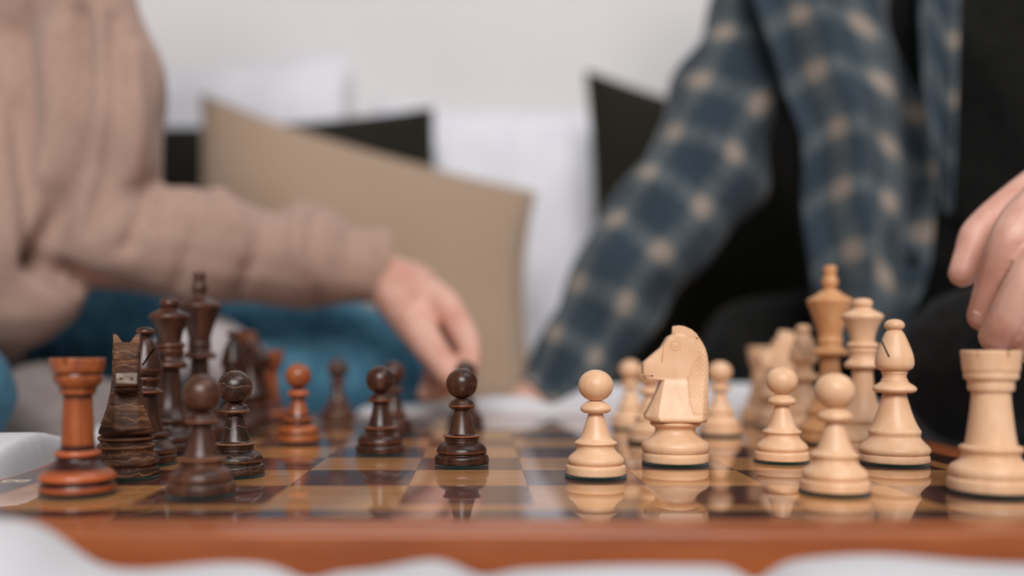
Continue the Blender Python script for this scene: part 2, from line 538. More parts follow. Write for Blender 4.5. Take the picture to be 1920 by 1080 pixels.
def frame_strips(name, mat, inner, outer, z0, z1, bev=0.0):
    """four mitred strips between two rectangles"""
    (ax0, ax1, ay0, ay1), (ox0, ox1, oy0, oy1) = inner, outer
    quads = [((ox0, oy0), (ox1, oy0), (ax1, ay0), (ax0, ay0)), ((ox1, oy0), (ox1, oy1), (ax1, ay1), (ax1, ay0)),
             ((ox1, oy1), (ox0, oy1), (ax0, ay1), (ax1, ay1)), ((ox0, oy1), (ox0, oy0), (ax0, ay0), (ax0, ay1))]
    for k, q in enumerate(quads):
        bm = bmesh.new()
        lo = [bm.verts.new((x, y, z0)) for x, y in q]; hi = [bm.verts.new((x, y, z1)) for x, y in q]
        bm.faces.new(lo[::-1]); bm.faces.new(hi)
        for i in range(4):
            bm.faces.new((lo[i], lo[(i + 1) % 4], hi[(i + 1) % 4], hi[i]))
        if bev:
            bm.edges.ensure_lookup_table()
            es = [e for e in bm.edges if {e.verts[0], e.verts[1]} in ({hi[0], hi[1]}, {lo[0], lo[1]})]
            bmesh.ops.bevel(bm, geom=es, offset=bev, segments=4, profile=0.5, affect='EDGES')
        bpart(name, bm_mesh(bm, name, True, 30), mat)


I0 = (FX0, FX0 + 8 * SQ, FY0, FY0 + 8 * SQ)
gr = lambda r, t: (r[0] - t, r[1] + t, r[2] - t, r[3] + t)
I1 = gr(I0, 0.0095); I2 = gr(I1, 0.0187)
frame_strips('inlay_strip', M['sq_light'], gr(I0, g), gr(I1, -g), -0.003, 0.0)
frame_strips('border_strip', M['border'], gr(I1, g), gr(I2, -g), -0.003, 0.0)
frame_strips('rim', M['rim'], gr(I2, g), (BX0, BX1, BY0, BY1), -0.030, 0.0, 0.0015)

cu = bpy.data.curves.new('letter', 'FONT')
cu.body = 'B'; cu.size = 0.0165; cu.align_x = 'CENTER'; cu.align_y = 'CENTER'; cu.extrude = 0.00004
to = bpy.data.objects.new('t', cu); COL.objects.link(to)
lm = bpy.data.meshes.new_from_object(to.evaluated_get(bpy.context.evaluated_depsgraph_get()))
bpy.data.objects.remove(to)
for v in lm.vertices:                       # rows read from the left player's side
    x, y, z = v.co
    v.co = (y - 0.2015, -x * 1.0 + 0.4275, z + 0.00006)
lm.materials.clear()
lt = bpart('letter', lm, M['letter'])
lt['label'] = 'pale letter B printed on the dark border'


# ------------------------------------------------------------------ turned pieces
def chaikin(p, n=2):
    p = [np.array(q, float) for q in p]
    for _ in range(n):
        out = [p[0]]
        for a, b in zip(p[:-1], p[1:]):
            out += [a * 0.78 + b * 0.22, a * 0.22 + b * 0.78]
        out.append(p[-1])
        p = out
    return p


def outline(prof, soft=2):
    p = list(prof); a = []; b = []
    if p[0][0] == 0: a = [np.array(p.pop(0), float)]
    if p[-1][0] == 0: b = [np.array(p.pop(), float)]
    return a + chaikin(p, soft) + b


def lathe(prof, n=56, soft=2, env=None):
    """prof: (r, z) in mm, from the bottom up; closed on the axis"""
    p = outline(prof, soft)
    rz = [(max(q[0], 0.0) * 0.001, q[1] * 0.001) for q in p]
    # how far each ring stands proud of a smoothed profile: worn ridges
    rr = np.array([q[0] for q in rz])
    zz = np.array([q[1] for q in rz])
    wear = []
    for r, z in rz:
        if env is None or r < 0.001:
            wear.append(0.0); continue
        q = min(r - np.interp(z - 0.0010, *env), r - np.interp(z + 0.0010, *env)) / 0.0005
        wear.append(max(0.0, min(1.0, q)))
    rel = []
    for r, z in rz:
        if env is None:
            rel.append(0.0); continue
        zz = z + np.linspace(-0.0022, 0.0022, 11)
        rel.append((r - np.interp(zz, *env).mean()) / 0.0005)
    bm = bmesh.new()
    lay = bm.verts.layers.float.new('wear')
    lay2 = bm.verts.layers.float.new('ridge')
    lay3 = bm.verts.layers.float.new('groove')
    rings = []
    for (r, z), w, q in zip(rz, wear, rel):
        if r < 1e-6:
            v = bm.verts.new((0, 0, z)); v[lay] = w; v[lay2] = max(0, min(1, q)); v[lay3] = 0
            rings.append([v])
        else:
            ring = []
            for k in range(n):
                a = 2 * math.pi * k / n
                v = bm.verts.new((r * math.cos(a), r * math.sin(a), z)); v[lay] = w
                v[lay2] = max(0, min(1, q * 1.2)); v[lay3] = max(0, min(1, -q * 1.4 - 0.1))
                ring.append(v)
            rings.append(ring)
    for a, b in zip(rings[:-1], rings[1:]):
        if len(a) == 1 and len(b) == 1:
            continue
        for k in range(n):
            k2 = (k + 1) % n
            if len(a) == 1:
                bm.faces.new((a[0], b[k2], b[k]))
            elif len(b) == 1:
                bm.faces.new((a[k], a[k2], b[0]))
            else:
                bm.faces.new((a[k], a[k2], b[k2], b[k]))
    for ring in (rings[0], rings[-1]):
        if len(ring) > 1:
            try:
                bm.faces.new(ring)
            except ValueError:
                pass
    return bm


def lathe_mesh(prof, name, soft=2, angle=48, env=None):
    return bm_mesh(lathe(prof, soft=soft, env=env), name, True, angle)


def ball(rx, rz, zc, z_lo, n=12):
    a0 = math.asin(max(-1, min(1, (z_lo - zc) / rz)))
    return [(rx * math.cos(a0 + (math.pi / 2 - a0) * k / n), zc + rz * math.sin(a0 + (math.pi / 2 - a0) * k / n)) for k in range(n)] + [(0, zc + rz)]


def felt(r):
    return [(0, 0), (r - 0.2, 0), (r, 0.2), (r, 1.2), (r - 0.2, 1.4), (0, 1.4)]


PAWN = dict(
    felt_pad=felt(13.6),
    base=[(0, 1.4), (12.9, 1.4), (13.3, 1.7), (13.4, 2.4), (13.4, 4.6), (13.1, 5.5), (11.9, 5.9), (11.6, 6.1), (12.2, 6.4), (12.6, 7.2), (12.5, 8.3), (11.6, 9.6),
          (9.7, 11.1), (8.7, 12.3), (8.4, 13.4), (8.5, 14.3), (9.4, 15.0), (9.55, 15.4), (9.3, 15.9), (7.9, 16.7), (7.2, 17.4), (0, 17.4)],
    stem=[(0, 17.2), (7.15, 17.3), (6.4, 18.8), (5.4, 21.6), (4.4, 24.8), (3.6, 27.3), (3.2, 28.9), (0, 28.9)],
    collar=[(0, 28.6), (5.0, 28.6), (6.2, 29.2), (6.9, 30.2), (6.8, 31.1), (5.8, 32.3), (4.6, 33.2), (3.5, 33.9), (0, 33.9)],
    head=[(0, 33.6)] + ball(7.85, 7.1, 40.8, 34.2))
DPAWN = dict(
    felt_pad=felt(13.0),
    base=[(0, 1.4), (12.8, 1.4), (13.1, 1.7), (13.2, 2.6), (13.1, 4.4), (12.6, 5.2), (11.6, 5.7), (11.5, 6.1), (12.0, 6.4), (12.3, 7.2), (12.1, 8.2), (11.2, 9.7),
          (9.6, 11.0), (8.4, 11.6), (8.0, 12.2), (8.2, 12.9), (8.3, 13.4), (8.6, 14.3), (9.3, 14.5), (9.3, 15.0), (8.8, 15.2), (7.0, 15.5), (6.7, 15.9), (0, 15.9)],
    stem=[(0, 15.8), (6.7, 15.9), (5.9, 18.0), (4.9, 21.5), (4.1, 24.8), (3.7, 27.6), (0, 27.6)],
    collar=[(0, 27.4), (4.8, 27.5), (6.0, 28.4), (6.5, 29.2), (6.4, 29.8), (5.9, 30.2), (5.4, 31.2), (4.7, 32.1), (3.4, 32.6), (0, 32.7)],
    head=[(0, 32.4)] + ball(7.7, 7.55, 40.0, 33.0))
ROOK = dict(
    felt_pad=felt(15.9),
    base=[(0, 1.4), (15.6, 1.4), (16.0, 1.8), (16.1, 2.8), (16.0, 5.4), (15.4, 6.2), (14.9, 6.5), (15.3, 7.0), (15.6, 8.2), (15.4, 9.8), (14.4, 11.2), (12.2, 12.6), (10.9, 13.8),
          (10.5, 15.2), (10.7, 16.4), (11.5, 17.0), (11.7, 17.8), (11.5, 18.7), (10.6, 19.0), (9.6, 19.4), (0, 19.4)],
    stem=[(0, 19.2), (9.5, 19.3), (8.9, 22.6), (8.2, 28.0), (7.5, 34.0), (7.0, 40.6), (0, 40.6)],
    collar=[(0, 40.4), (7.6, 40.5), (8.4, 41.0), (8.5, 43.8), (8.3, 44.6), (8.6, 44.9), (9.6, 45.4), (10.0, 46.2), (10.0, 47.8), (9.7, 48.4), (0, 48.4)],
    battlement=[(0, 48.2), (10.0, 48.3), (10.4, 48.8), (10.6, 52.0), (11.1, 56.2), (11.0, 56.8), (10.4, 56.9), (8.7, 56.8), (8.4, 56.3), (8.2, 52.6), (7.8, 52.0), (0, 51.8)])
DROOK = dict(
    felt_pad=felt(14.2),
    base=[(0, 1.4), (14.0, 1.4), (14.4, 1.8), (14.5, 3.4), (14.1, 4.6), (13.4, 5.0), (13.3, 5.6), (14.0, 6.0), (14.5, 6.9), (14.2, 8.2), (12.6, 10.0), (10.4, 11.6),
          (9.0, 12.8), (8.2, 13.8), (7.8, 14.6), (8.4, 15.4), (8.8, 16.2), (8.5, 17.3), (7.4, 17.9), (6.6, 18.2), (0, 18.2)],
    stem=[(0, 18.0), (6.5, 18.1), (6.2, 22.0), (5.9, 28.0), (5.6, 34.0), (5.4, 39.6), (0, 39.6)],
    collar=[(0, 39.4), (6.2, 39.5), (6.8, 40.2), (6.9, 41.2), (7.0, 42.0), (8.0, 43.2), (8.9, 44.6), (9.2, 46.0), (9.2, 47.0), (8.8, 47.8), (0, 47.8)],
    battlement=[(0, 47.6), (8.9, 47.7), (9.7, 48.4), (10.1, 50.0), (10.5, 53.2), (10.4, 53.8), (9.9, 53.9), (8.2, 53.8), (7.9, 53.3), (7.7, 50.4), (7.3, 49.9), (0, 49.8)])
BISHOP = dict(
    felt_pad=felt(16.0),
    base=[(0, 1.4), (15.8, 1.4), (16.2, 1.8), (16.3, 2.8), (16.1, 4.4), (15.6, 5.0), (15.4, 5.3), (16.1, 5.7), (16.6, 6.8), (16.5, 8.0), (15.6, 9.4), (13.6, 11.2), (12.3, 12.8),
          (11.8, 13.8), (11.9, 14.6), (12.3, 15.6), (12.3, 16.6), (11.6, 17.6), (0, 17.7)],
    stem=[(0, 17.4), (11.5, 17.6), (10.4, 19.6), (9.2, 22.4), (7.9, 26.0), (6.9, 29.4), (6.0, 32.6), (5.4, 35.4), (0, 35.4)],
    collar=[(0, 35.2), (8.4, 35.3), (9.8, 35.9), (10.4, 37.0), (10.0, 38.0), (8.2, 39.4), (6.8, 40.2), (6.2, 40.9), (6.3, 41.6), (5.6, 42.2), (5.5, 44.2), (6.1, 44.9), (6.1, 45.6), (5.6, 46.3), (0, 46.3)],
    head=[(0, 46.1), (6.4, 46.2), (8.1, 47.0), (9.0, 48.6), (9.1, 50.4), (8.8, 53.0), (8.1, 55.6), (6.9, 58.8), (5.6, 62.0), (4.4, 64.6), (3.2, 66.2), (0, 66.4)],
    finial=[(0, 66.0), (3.0, 66.1), (4.4, 66.9), (4.9, 68.2), (4.5, 69.7), (3.2, 70.9), (1.5, 71.4), (0, 71.5)])
DBISHOP = dict(
    felt_pad=felt(15.0),
    base=[(0, 1.4), (14.8, 1.4), (15.2, 1.8), (15.2, 4.2), (14.6, 4.9), (14.2, 5.3), (15.1, 6.0), (15.3, 7.0), (14.8, 8.2), (12.6, 10.4), (10.8, 12.0), (10.2, 13.2), (10.9, 14.0),
          (11.2, 14.8), (10.9, 15.6), (9.6, 16.2), (0, 16.2)],
    stem=[(0, 16.0), (9.0, 16.2), (8.0, 19.0), (6.9, 23.0), (6.2, 28.0), (5.7, 34.0), (0, 34.1)],
    collar=[(0, 34.0), (6.6, 34.1), (8.2, 34.8), (8.7, 35.6), (8.4, 36.3), (6.6, 37.4), (6.0, 38.6), (6.4, 40.0), (7.0, 41.4), (7.0, 42.6), (6.2, 43.4), (0, 43.5)],
    head=[(0, 43.3), (6.4, 43.4), (7.6, 44.6), (8.1, 46.2), (8.0, 47.4), (7.3, 50.6), (6.1, 54.6), (4.8, 58.2), (3.4, 61.2), (2.4, 62.4), (0, 62.5)],
    finial=[(0, 62.2), (2.2, 62.3), (2.3, 63.2), (4.0, 64.1), (4.5, 65.1), (4.1, 66.4), (2.4, 67.4), (0, 67.7)])
QUEEN = dict(
    felt_pad=felt(17.0),
    base=[(0, 1.4), (16.9, 1.4), (17.3, 1.8), (17.3, 5.2), (16.6, 6.0), (16.4, 6.4), (17.2, 7.0), (17.4, 8.4), (16.6, 10.2), (14.2, 12.6), (12.8, 14.4), (12.4, 16.0), (13.0, 17.0),
          (13.1, 18.2), (12.4, 19.4), (0, 19.5)],
    stem=[(0, 19.2), (12.2, 19.4), (10.6, 21.6), (8.9, 24.6), (7.4, 28.4), (6.4, 33.0), (5.7, 39.0), (5.4, 46.0), (0, 46.1)],
    collar=[(0, 45.8), (8.2, 45.9), (9.2, 46.5), (9.6, 47.6), (9.2, 48.8), (7.4, 50.2), (6.7, 51.4), (6.9, 54.2), (7.6, 54.8), (7.7, 56.0), (6.9, 56.6), (8.0, 57.4), (8.4, 58.4), (7.8, 59.6),
            (6.6, 60.2), (0, 60.3)],
    crown=[(0, 60.0), (6.2, 60.2), (6.4, 62.4), (7.2, 66.0), (8.8, 69.8), (10.4, 72.4), (11.0, 73.4), (10.8, 74.8), (9.6, 75.8), (7.6, 76.8), (5.6, 77.9), (4.3, 78.9), (0, 79.0)],
    finial=[(0, 78.8), (4.2, 78.9), (5.1, 79.8), (5.4, 81.2), (5.0, 82.7), (3.6, 83.7), (1.4, 84.1), (0, 84.2)])
KING = dict(
    felt_pad=felt(17.8),
    base=[(0, 1.4), (17.8, 1.4), (18.2, 1.8), (18.2, 5.4), (17.5, 6.3), (17.2, 6.7), (18.1, 7.4), (18.3, 8.8), (17.5, 10.6), (15.0, 13.2), (13.4, 15.2), (13.0, 17.0), (13.6, 18.0),
          (13.7, 19.2), (13.0, 20.5), (0, 20.6)],
    stem=[(0, 20.4), (12.8, 20.5), (11.0, 23.0), (9.0, 26.4), (7.4, 31.0), (6.4, 37.0), (5.7, 44.0), (5.4, 52.2), (0, 52.3)],
    collar=[(0, 52.0), (9.0, 52.1), (10.4, 52.9), (10.6, 54.0), (10.0, 55.2), (7.6, 56.4), (6.8, 57.4), (6.8, 59.4), (7.3, 60.0), (7.3, 61.6), (6.7, 62.2), (6.8, 64.6), (0, 64.7)],
    crown=[(0, 64.4), (6.6, 64.6), (7.4, 67.6), (9.2, 73.4), (11.2, 79.0), (12.8, 83.0), (13.3, 84.4), (13.0, 85.6), (11.2, 86.6), (8.6, 88.0), (6.4, 89.6), (5.2, 90.8), (0, 90.9)],
    finial=[(0, 90.6), (3.6, 90.8), (3.2, 91.8), (4.4, 93.6), (4.9, 95.8), (4.4, 98.2), (3.3, 99.4), (3.6, 100.6), (3.9, 102.4), (3.8, 104.6), (3.2, 105.6), (0, 105.9)])
KBASE = dict(
    felt_pad=felt(16.3),
    base=[(0, 1.4), (15.8, 1.4), (16.2, 1.8), (16.3, 2.8), (16.2, 5.0), (15.7, 5.8), (15.4, 6.1), (16.1, 6.6), (16.6, 8.2), (16.5, 9.8), (15.6, 11.2), (12.6, 12.9), (10.8, 14.6), (9.8, 16.6),
          (9.9, 18.2), (11.6, 19.0), (12.4, 19.9), (12.3, 20.6), (11.0, 21.1), (0, 21.3)])

DKBASE = dict(
    felt_pad=felt(15.0),
    base=[(0, 1.4), (14.8, 1.4), (15.1, 1.7), (15.2, 3.0), (15.0, 4.8), (14.2, 5.4), (14.0, 6.0), (14.9, 6.8), (15.2, 8.2), (14.8, 9.8), (13.4, 11.0), (12.4, 12.2), (12.2, 13.6), (13.0, 14.4),
          (13.3, 15.4), (12.8, 16.2), (11.9, 16.8), (11.9, 17.6), (12.8, 18.3), (13.1, 19.2), (12.6, 20.0), (11.4, 20.3), (11.2, 20.9), (11.4, 21.2), (0, 21.3)])


def scaled(d, s, k=1.0):
    return {n: [(r * k, z * s) if n != 'felt_pad' else (r * k, z) for r, z in p] for n, p in d.items()}


def slab(cx, cz, length, thick, depth, tilt, sx=1, ydir=True):
    """thin box for cutting slots; long side along its local z, tilted about y"""
    bm = bmesh.new()
    bmesh.ops.create_cube(bm, size=1.0)
    for v in bm.verts:
        v.co = Vector((v.co.x * thick, v.co.y * depth, v.co.z * length))
    bmesh.ops.rotate(bm, verts=bm.verts, cent=(0, 0, 0), matrix=Matrix.Rotation(tilt, 3, 'Y'))
    bmesh.ops.translate(bm, verts=bm.verts, vec=(cx, 0, cz))
    return bm


def finish(me, angle=48):
    me.shade_smooth()
    me.set_sharp_from_angle(angle=R(angle))
    return me


MESHES = {}


def piece_meshes(key, defs):
    out = {}
    ps = [[(q[0] * 0.001, q[1] * 0.001) for q in outline(p)] for p in defs.values()]
    zg = np.linspace(0, max(q[1] for p in ps for q in p), 900)
    rg = np.zeros(900)
    for p in ps:                      # outline of the whole piece, to find its proud ridges
        for (r0, z0), (r1, z1) in zip(p[:-1], p[1:]):
            lo, hi = sorted((z0, z1))
            m = (zg >= lo - 6e-5) & (zg <= hi + 6e-5)
            rr = np.interp(zg[m], [z0, z1] if z0 <= z1 else [z1, z0], [r0, r1] if z0 <= z1 else [r1, r0]) if hi - lo > 1e-7 else max(r0, r1)
            rg[m] = np.maximum(rg[m], rr)
    for n, p in defs.items():
        out[n] = lathe_mesh(p, key + '_' + n, env=(zg, rg))
    if 'rook' in key:
        zt = max(z for r, z in defs['battlement']) * 0.001
        cutters = []
        for k in range(3):
            bm = slab(0, zt, 0.0052, 0.0011, 0.06, 0)
            bmesh.ops.rotate(bm, verts=bm.verts, cent=(0, 0, 0), matrix=Matrix.Rotation(R(20 + 60 * k), 3, 'Z'))
            cutters.append(bm)
        out['battlement'] = finish(cut(out['battlement'], cutters))
    if key == 'bishop':       # slanting slot in the mitre
        bm = slab(-0.0048, 0.0584, 0.0122, 0.0009, 0.04, R(-24))
        out['head'] = finish(cut(out['head'], [bm]))
    if key == 'dark_bishop':
        bm = slab(0.0044, 0.0555, 0.0150, 0.0009, 0.04, R(26))
        out['head'] = finish(cut(out['head'], [bm]))
    return out


def variant(base, matmap, default):
    """copies of the meshes with their own material"""
    out = {}
    for n, me in base.items():
        c = me.copy(); c.materials.clear()
        c.materials.append(M[matmap.get(n, default)])
        out[n] = c
    return out


raw = {k: piece_meshes(k, d) for k, d in (('pawn', PAWN), ('dark_pawn', DPAWN), ('rook', ROOK), ('dark_rook', DROOK), ('bishop', BISHOP), ('dark_bishop', DBISHOP),
                                          ('queen', QUEEN), ('king', KING), ('dark_king', scaled(KING, 0.965, 0.96)), ('knight', KBASE), ('dark_knight', DKBASE))}


# knight head: lofted from horizontal sections, head looks towards -x
def knight_head():
    S = [  # z, xf, wf, xc, wc, xm, wm, xsb, wsb, xb, wb   (mm)
        (21.2, -12.2, 5.2, -10.6, 8.0, -7.0, 11.6, 10.2, 11.6, 13.8, 6.2),
        (22.2, -14.4, 5.5, -11.8, 9.0, -8.6, 12.5, 11.4, 12.4, 14.9, 6.4),
        (24.0, -15.2, 5.4, -12.2, 8.7, -9.4, 11.9, 11.6, 11.8, 15.1, 6.3),
        (28.0, -13.0, 5.2, -10.8, 7.7, -8.8, 10.1, 11.9, 10.2, 15.3, 5.8),
        (33.0, -10.6, 5.0, -9.1, 6.7, -7.7, 8.3, 12.4, 8.5, 15.5, 5.3),
        (38.0, -8.4, 5.0, -7.6, 6.1, -6.7, 7.2, 12.8, 7.4, 15.5, 4.9),
        (41.4, -7.2, 4.9, -6.6, 5.5, -5.9, 6.3, 12.9, 6.7, 15.5, 4.6),
        (41.8, -14.6, 4.2, -14.0, 4.6, -5.8, 6.0, 12.9, 6.6, 15.5, 4.6),
        (43.2, -15.5, 4.5, -14.6, 5.0, -5.6, 6.0, 12.9, 6.4, 15.5, 4.6),
        (46.0, -16.2, 4.4, -15.3, 5.0, -6.0, 6.0, 12.9, 6.2, 15.5, 4.5),
        (49.6, -16.0, 4.3, -15.2, 4.9, -6.2, 5.9, 12.9, 6.1, 15.5, 4.4),
        (51.0, -14.8, 4.2, -14.0, 4.8, -6.0, 5.8, 12.8, 6.0, 15.4, 4.2),
        (54.2, -11.0, 4.4, -10.2, 5.0, -5.0, 5.8, 12.2, 6.0, 15.0, 3.8),
        (57.4, -7.2, 4.6, -6.5, 5.3, -3.0, 5.9, 11.2, 6.0, 14.1, 3.4),
        (60.0, -5.6, 4.8, -5.0, 5.6, -1.5, 6.0, 10.0, 5.9, 12.8, 3.0),
        (62.6, -4.0, 4.9, -3.4, 5.7, 0.0, 6.0, 8.6, 5.8, 11.1, 2.8),
        (64.2, -1.0, 5.0, -0.6, 5.8, 1.0, 6.0, 7.4, 5.6, 9.8, 2.6)]
    bm = bmesh.new()
    lay = bm.verts.layers.float.new('wear')
    rings = []
    for s in S:
        z = s[0]
        pr = [(s[i], s[i + 1]) for i in (1, 3, 5, 7, 9)]
        pts = pr + [(x, -w) for x, w in pr[::-1]]
        ring = []
        for x, w in pts:
            v = bm.verts.new((x * .001, w * .001, z * .001))
            v[lay] = 0.25 if 22 > z or z > 60 else 0.0
            ring.append(v)
        rings.append(ring)
    n = 10
    for a, b in zip(rings[:-1], rings[1:]):
        for k in range(n):
            bm.faces.new((a[k], a[(k + 1) % n], b[(k + 1) % n], b[k]))
    bm.faces.new(rings[0]); bm.faces.new(rings[-1])
    bmesh.ops.recalc_face_normals(bm, faces=bm.faces)
    es = [e for e in bm.edges if len(e.link_faces) == 2 and e.calc_face_angle(0) > R(24)]
    bmesh.ops.bevel(bm, geom=es, offset=0.00028, segments=2, profile=0.5, affect='EDGES', clamp_overlap=True)
    # smooth shading on the beaten outline
    me = bm_mesh(bm, 'knight_head', True, 32)
    cutters = [slab(-0.0150, 0.0438, 0.0008, 0.0075, 0.05, R(2))]
    for s in (1, -1):        # crease between cheek and muzzle
        b2 = bmesh.new()
        bmesh.ops.create_cube(b2, size=1.0)
        for v in b2.verts:
            w = 0.0008 if v.co.z < 0 else 0.0026
            v.co = Vector((-0.0074 + v.co.x * w, s * 0.0062 + v.co.y * 0.0042, 0.0545 + v.co.z * 0.0090))
        cutters.append(b2)
    me = finish(cut(me, cutters), 32)
    return me


def ear_mesh(s):
    side = [(-1.4, 62.4), (-0.7, 67.9), (1.2, 68.3), (3.6, 67.9), (7.2, 66.3), (9.6, 64.2), (10.6, 62.4)]
    low = [(-1.4, 62.4), (-1.0, 63.7), (1.2, 64.0), (3.6, 64.2), (7.0, 64.2), (9.3, 63.4), (10.2, 62.4)]
    bm = bmesh.new()
    lay = bm.verts.layers.float.new('wear')
    def ring(p, y):
        r = []
        for x, z in p:
            v = bm.verts.new((x * .001, s * y * .001, z * .001)); v[lay] = 0.7
            r.append(v)
        return r
    a, b, c = ring(side, 5.9), ring([(x, z if z < 63 else z - 0.5) for x, z in side], 4.2), ring(low, 1.6)
    for p, q in ((a, b), (b, c)):
        for k in range(len(side) - 1):
            bm.faces.new((p[k], p[k + 1], q[k + 1], q[k]))
        bm.faces.new((p[-1], p[0], q[0], q[-1]))
    bm.faces.new(a); bm.faces.new(c)
    return bm_mesh(bm, 'ear', True, 35)


def mane_mesh(s):
    """carved mane: slanting saw-tooth grooves on the side of the neck"""
    zs = np.linspace(24.2, 57.5, 150)
    bm = bmesh.new()
    lay = bm.verts.layers.float.new('wear')
    Zt = [22.2, 24, 28, 33, 38, 41.4, 46, 51, 54.2, 57.6]
    WS = [12.4, 11.8, 10.2, 8.5, 7.4, 6.7, 6.2, 6.0, 6.0, 6.0]
    WB = [6.4, 6.3, 5.8, 5.3, 4.9, 4.6, 4.5, 4.2, 3.8, 3.4]
    XS = [11.4, 11.6, 11.9, 12.4, 12.8, 12.9, 12.9, 12.8, 12.2, 11.2]
    XB = [14.9, 15.1, 15.3, 15.5, 15.5, 15.5, 15.5, 15.4, 15.0, 14.1]
    grid = []
    for z in zs:
        ws, wb, xs_, xb = (np.interp(z, Zt, q) for q in (WS, WB, XS, XB))
        xa = np.interp(z, [24.2, 31, 42, 50, 57.5], [7.2, 5.0, 4.8, 7.2, 11.2])
        row = []
        for t in np.linspace(0, 1, 26):
            x = xa + (xb - 0.5 - xa) * t
            w = ws if x <= xs_ else ws + (wb - ws) * (x - xs_) / (xb - xs_)
            ph = ((x * 0.86 - z * 0.51) / 1.30) % 1.0
            h = 0.50 * (abs(ph - 0.5) * 2)
            edge = max(0.0, min(1.0, t / 0.10, (1 - t) / 0.05, (z - 24.2) / 1.5, (57.5 - z) / 1.5))
            v = bm.verts.new((x * .001, s * (w - 0.30 + edge * (0.32 + h)) * .001, z * .001))
            v[lay] = 0.3 * h
            row.append(v)
        grid.append(row)
    for a, b in zip(grid[:-1], grid[1:]):
        for k in range(25):
            bm.faces.new((a[k], a[k + 1], b[k + 1], b[k]))
    # close it with a back wall inside the neck
    bmesh.ops.recalc_face_normals(bm, faces=bm.faces)
    ret = bmesh.ops.extrude_face_region(bm, geom=bm.faces[:])
    for v in [q for q in ret['geom'] if isinstance(q, bmesh.types.BMVert)]:
        v.co.y -= s * 0.0008
    return bm_mesh(bm, 'mane', True, 60)


def eye_mesh(s):
    bm = bmesh.new()
    bmesh.ops.create_uvsphere(bm, u_segments=20, v_segments=10, radius=1.0)
    lay = bm.verts.layers.float.new('wear')
    for v in bm.verts:
        r = math.hypot(v.co.x, v.co.z)
        k = 0.35 + (0.5 if r > 0.75 else 0)
        v.co = Vector((-0.0005 + v.co.x * 0.0019, s * (0.0058 + abs(v.co.y) * 0.0003 * (1 if v.co.y * s > 0 else -1)), 0.0586 + v.co.z * 0.0019))
        v[lay] = 0.3
    return bm_mesh(bm, 'eye')


def ring_groove(s):
    """raised ring carved round the eye"""
    bm = bmesh.new()
    n, m = 24, 6
    rings = []
    for i in range(n):
        a = 2 * math.pi * i / n
        r = []
        for j in range(m):
            b = 2 * math.pi * j / m
            rr = 2.35 + 0.28 * math.cos(b)
            r.append(bm.verts.new(((-0.5 + rr * math.cos(a)) * .001, s * (5.92 + 0.28 * math.sin(b)) * .001, (58.6 + rr * math.sin(a)) * .001)))
        rings.append(r)
    for i in range(n):
        for j in range(m):
            bm.faces.new((rings[i][j], rings[(i + 1) % n][j], rings[(i + 1) % n][(j + 1) % m], rings[i][(j + 1) % m]))
    return bm_mesh(bm, 'eye_ring')


KH = dict(head=knight_head(), ear=[ear_mesh(1), ear_mesh(-1)], mane=[mane_mesh(1), mane_mesh(-1)], eye=[eye_mesh(1), eye_mesh(-1)], ring=[ring_groove(1), ring_groove(-1)])


def nostril_block():
    """bare grey end of the muzzle with two drilled nostrils"""
    bm = box_bm(-0.01665, -0.0150, -0.0046, 0.0046, 0.0452, 0.0500, 0.0003, 2)
    me = bm_mesh(bm, 'muzzle_tip', True, 30)
    cs = []
    for s in (1, -1):
        c = bmesh.new()
        bmesh.ops.create_cone(c, cap_ends=True, segments=14, radius1=0.0007, radius2=0.0007, depth=0.003)
        bmesh.ops.rotate(c, verts=c.verts, cent=(0, 0, 0), matrix=Matrix.Rotation(R(90), 3, 'Y'))
        bmesh.ops.translate(c, verts=c.verts, vec=(-0.0168, s * 0.0023, 0.0474))
        cs.append(c)
    return finish(cut(me, cs), 30)


def build_turned(key, matmap, default, name, loc, rz, label, group):
    o = empty(name, loc, rz)
    tag(o, label, 'chess piece', group)
    vkey = (key, default, tuple(sorted(matmap.items())))
    if vkey not in MESHES:
        mm = dict(matmap); mm['felt_pad'] = 'felt'
        MESHES[vkey] = variant(raw[key], mm, default)
    for n, me in MESHES[vkey].items():
        p = obj(n, me, None, o)
        if n == 'felt_pad':
            p['label'] = 'dark green felt pad'
    return o


def build_knight(mat, name, loc, rz, label, group, tip=False):
    o = build_turned('knight' if mat == 'box' else 'dark_knight', {}, mat, name, loc, rz, label, group)
    k = ('khead', mat)
    if k not in MESHES:
        def mk(me):
            c = me.copy(); c.materials.clear(); c.materials.append(M[mat]); return c
        MESHES[k] = dict(head=mk(KH['head']), ear=[mk(m) for m in KH['ear']], mane=[mk(m) for m in KH['mane']], eye=[mk(m) for m in KH['eye']], ring=[mk(m) for m in KH['ring']])
    h = obj('horse_head', MESHES[k]['head'], None, o)
    if tip:
        o.scale = (0.93, 0.93, 0.935)
    for i in (0, 1):
        obj('ear', MESHES[k]['ear'][i], None, h)
        obj('mane', MESHES[k]['mane'][i], None, h)
        obj('eye', MESHES[k]['eye'][i], None, h)
        obj('eye_rim', MESHES[k]['ring'][i], None, h)
    if tip:
        t = obj('muzzle_tip', nostril_block(), M['knight_muzzle'], h)
        t['label'] = 'greyed bare wood muzzle tip with two nostrils'
    return o


def at(x_px, d):
    return ((x_px - CX) / F_PX * d, d, 0.0)


GW, GB = 'pale wooden chess pieces of the right-hand player', 'dark wooden chess pieces of the left-hand player'
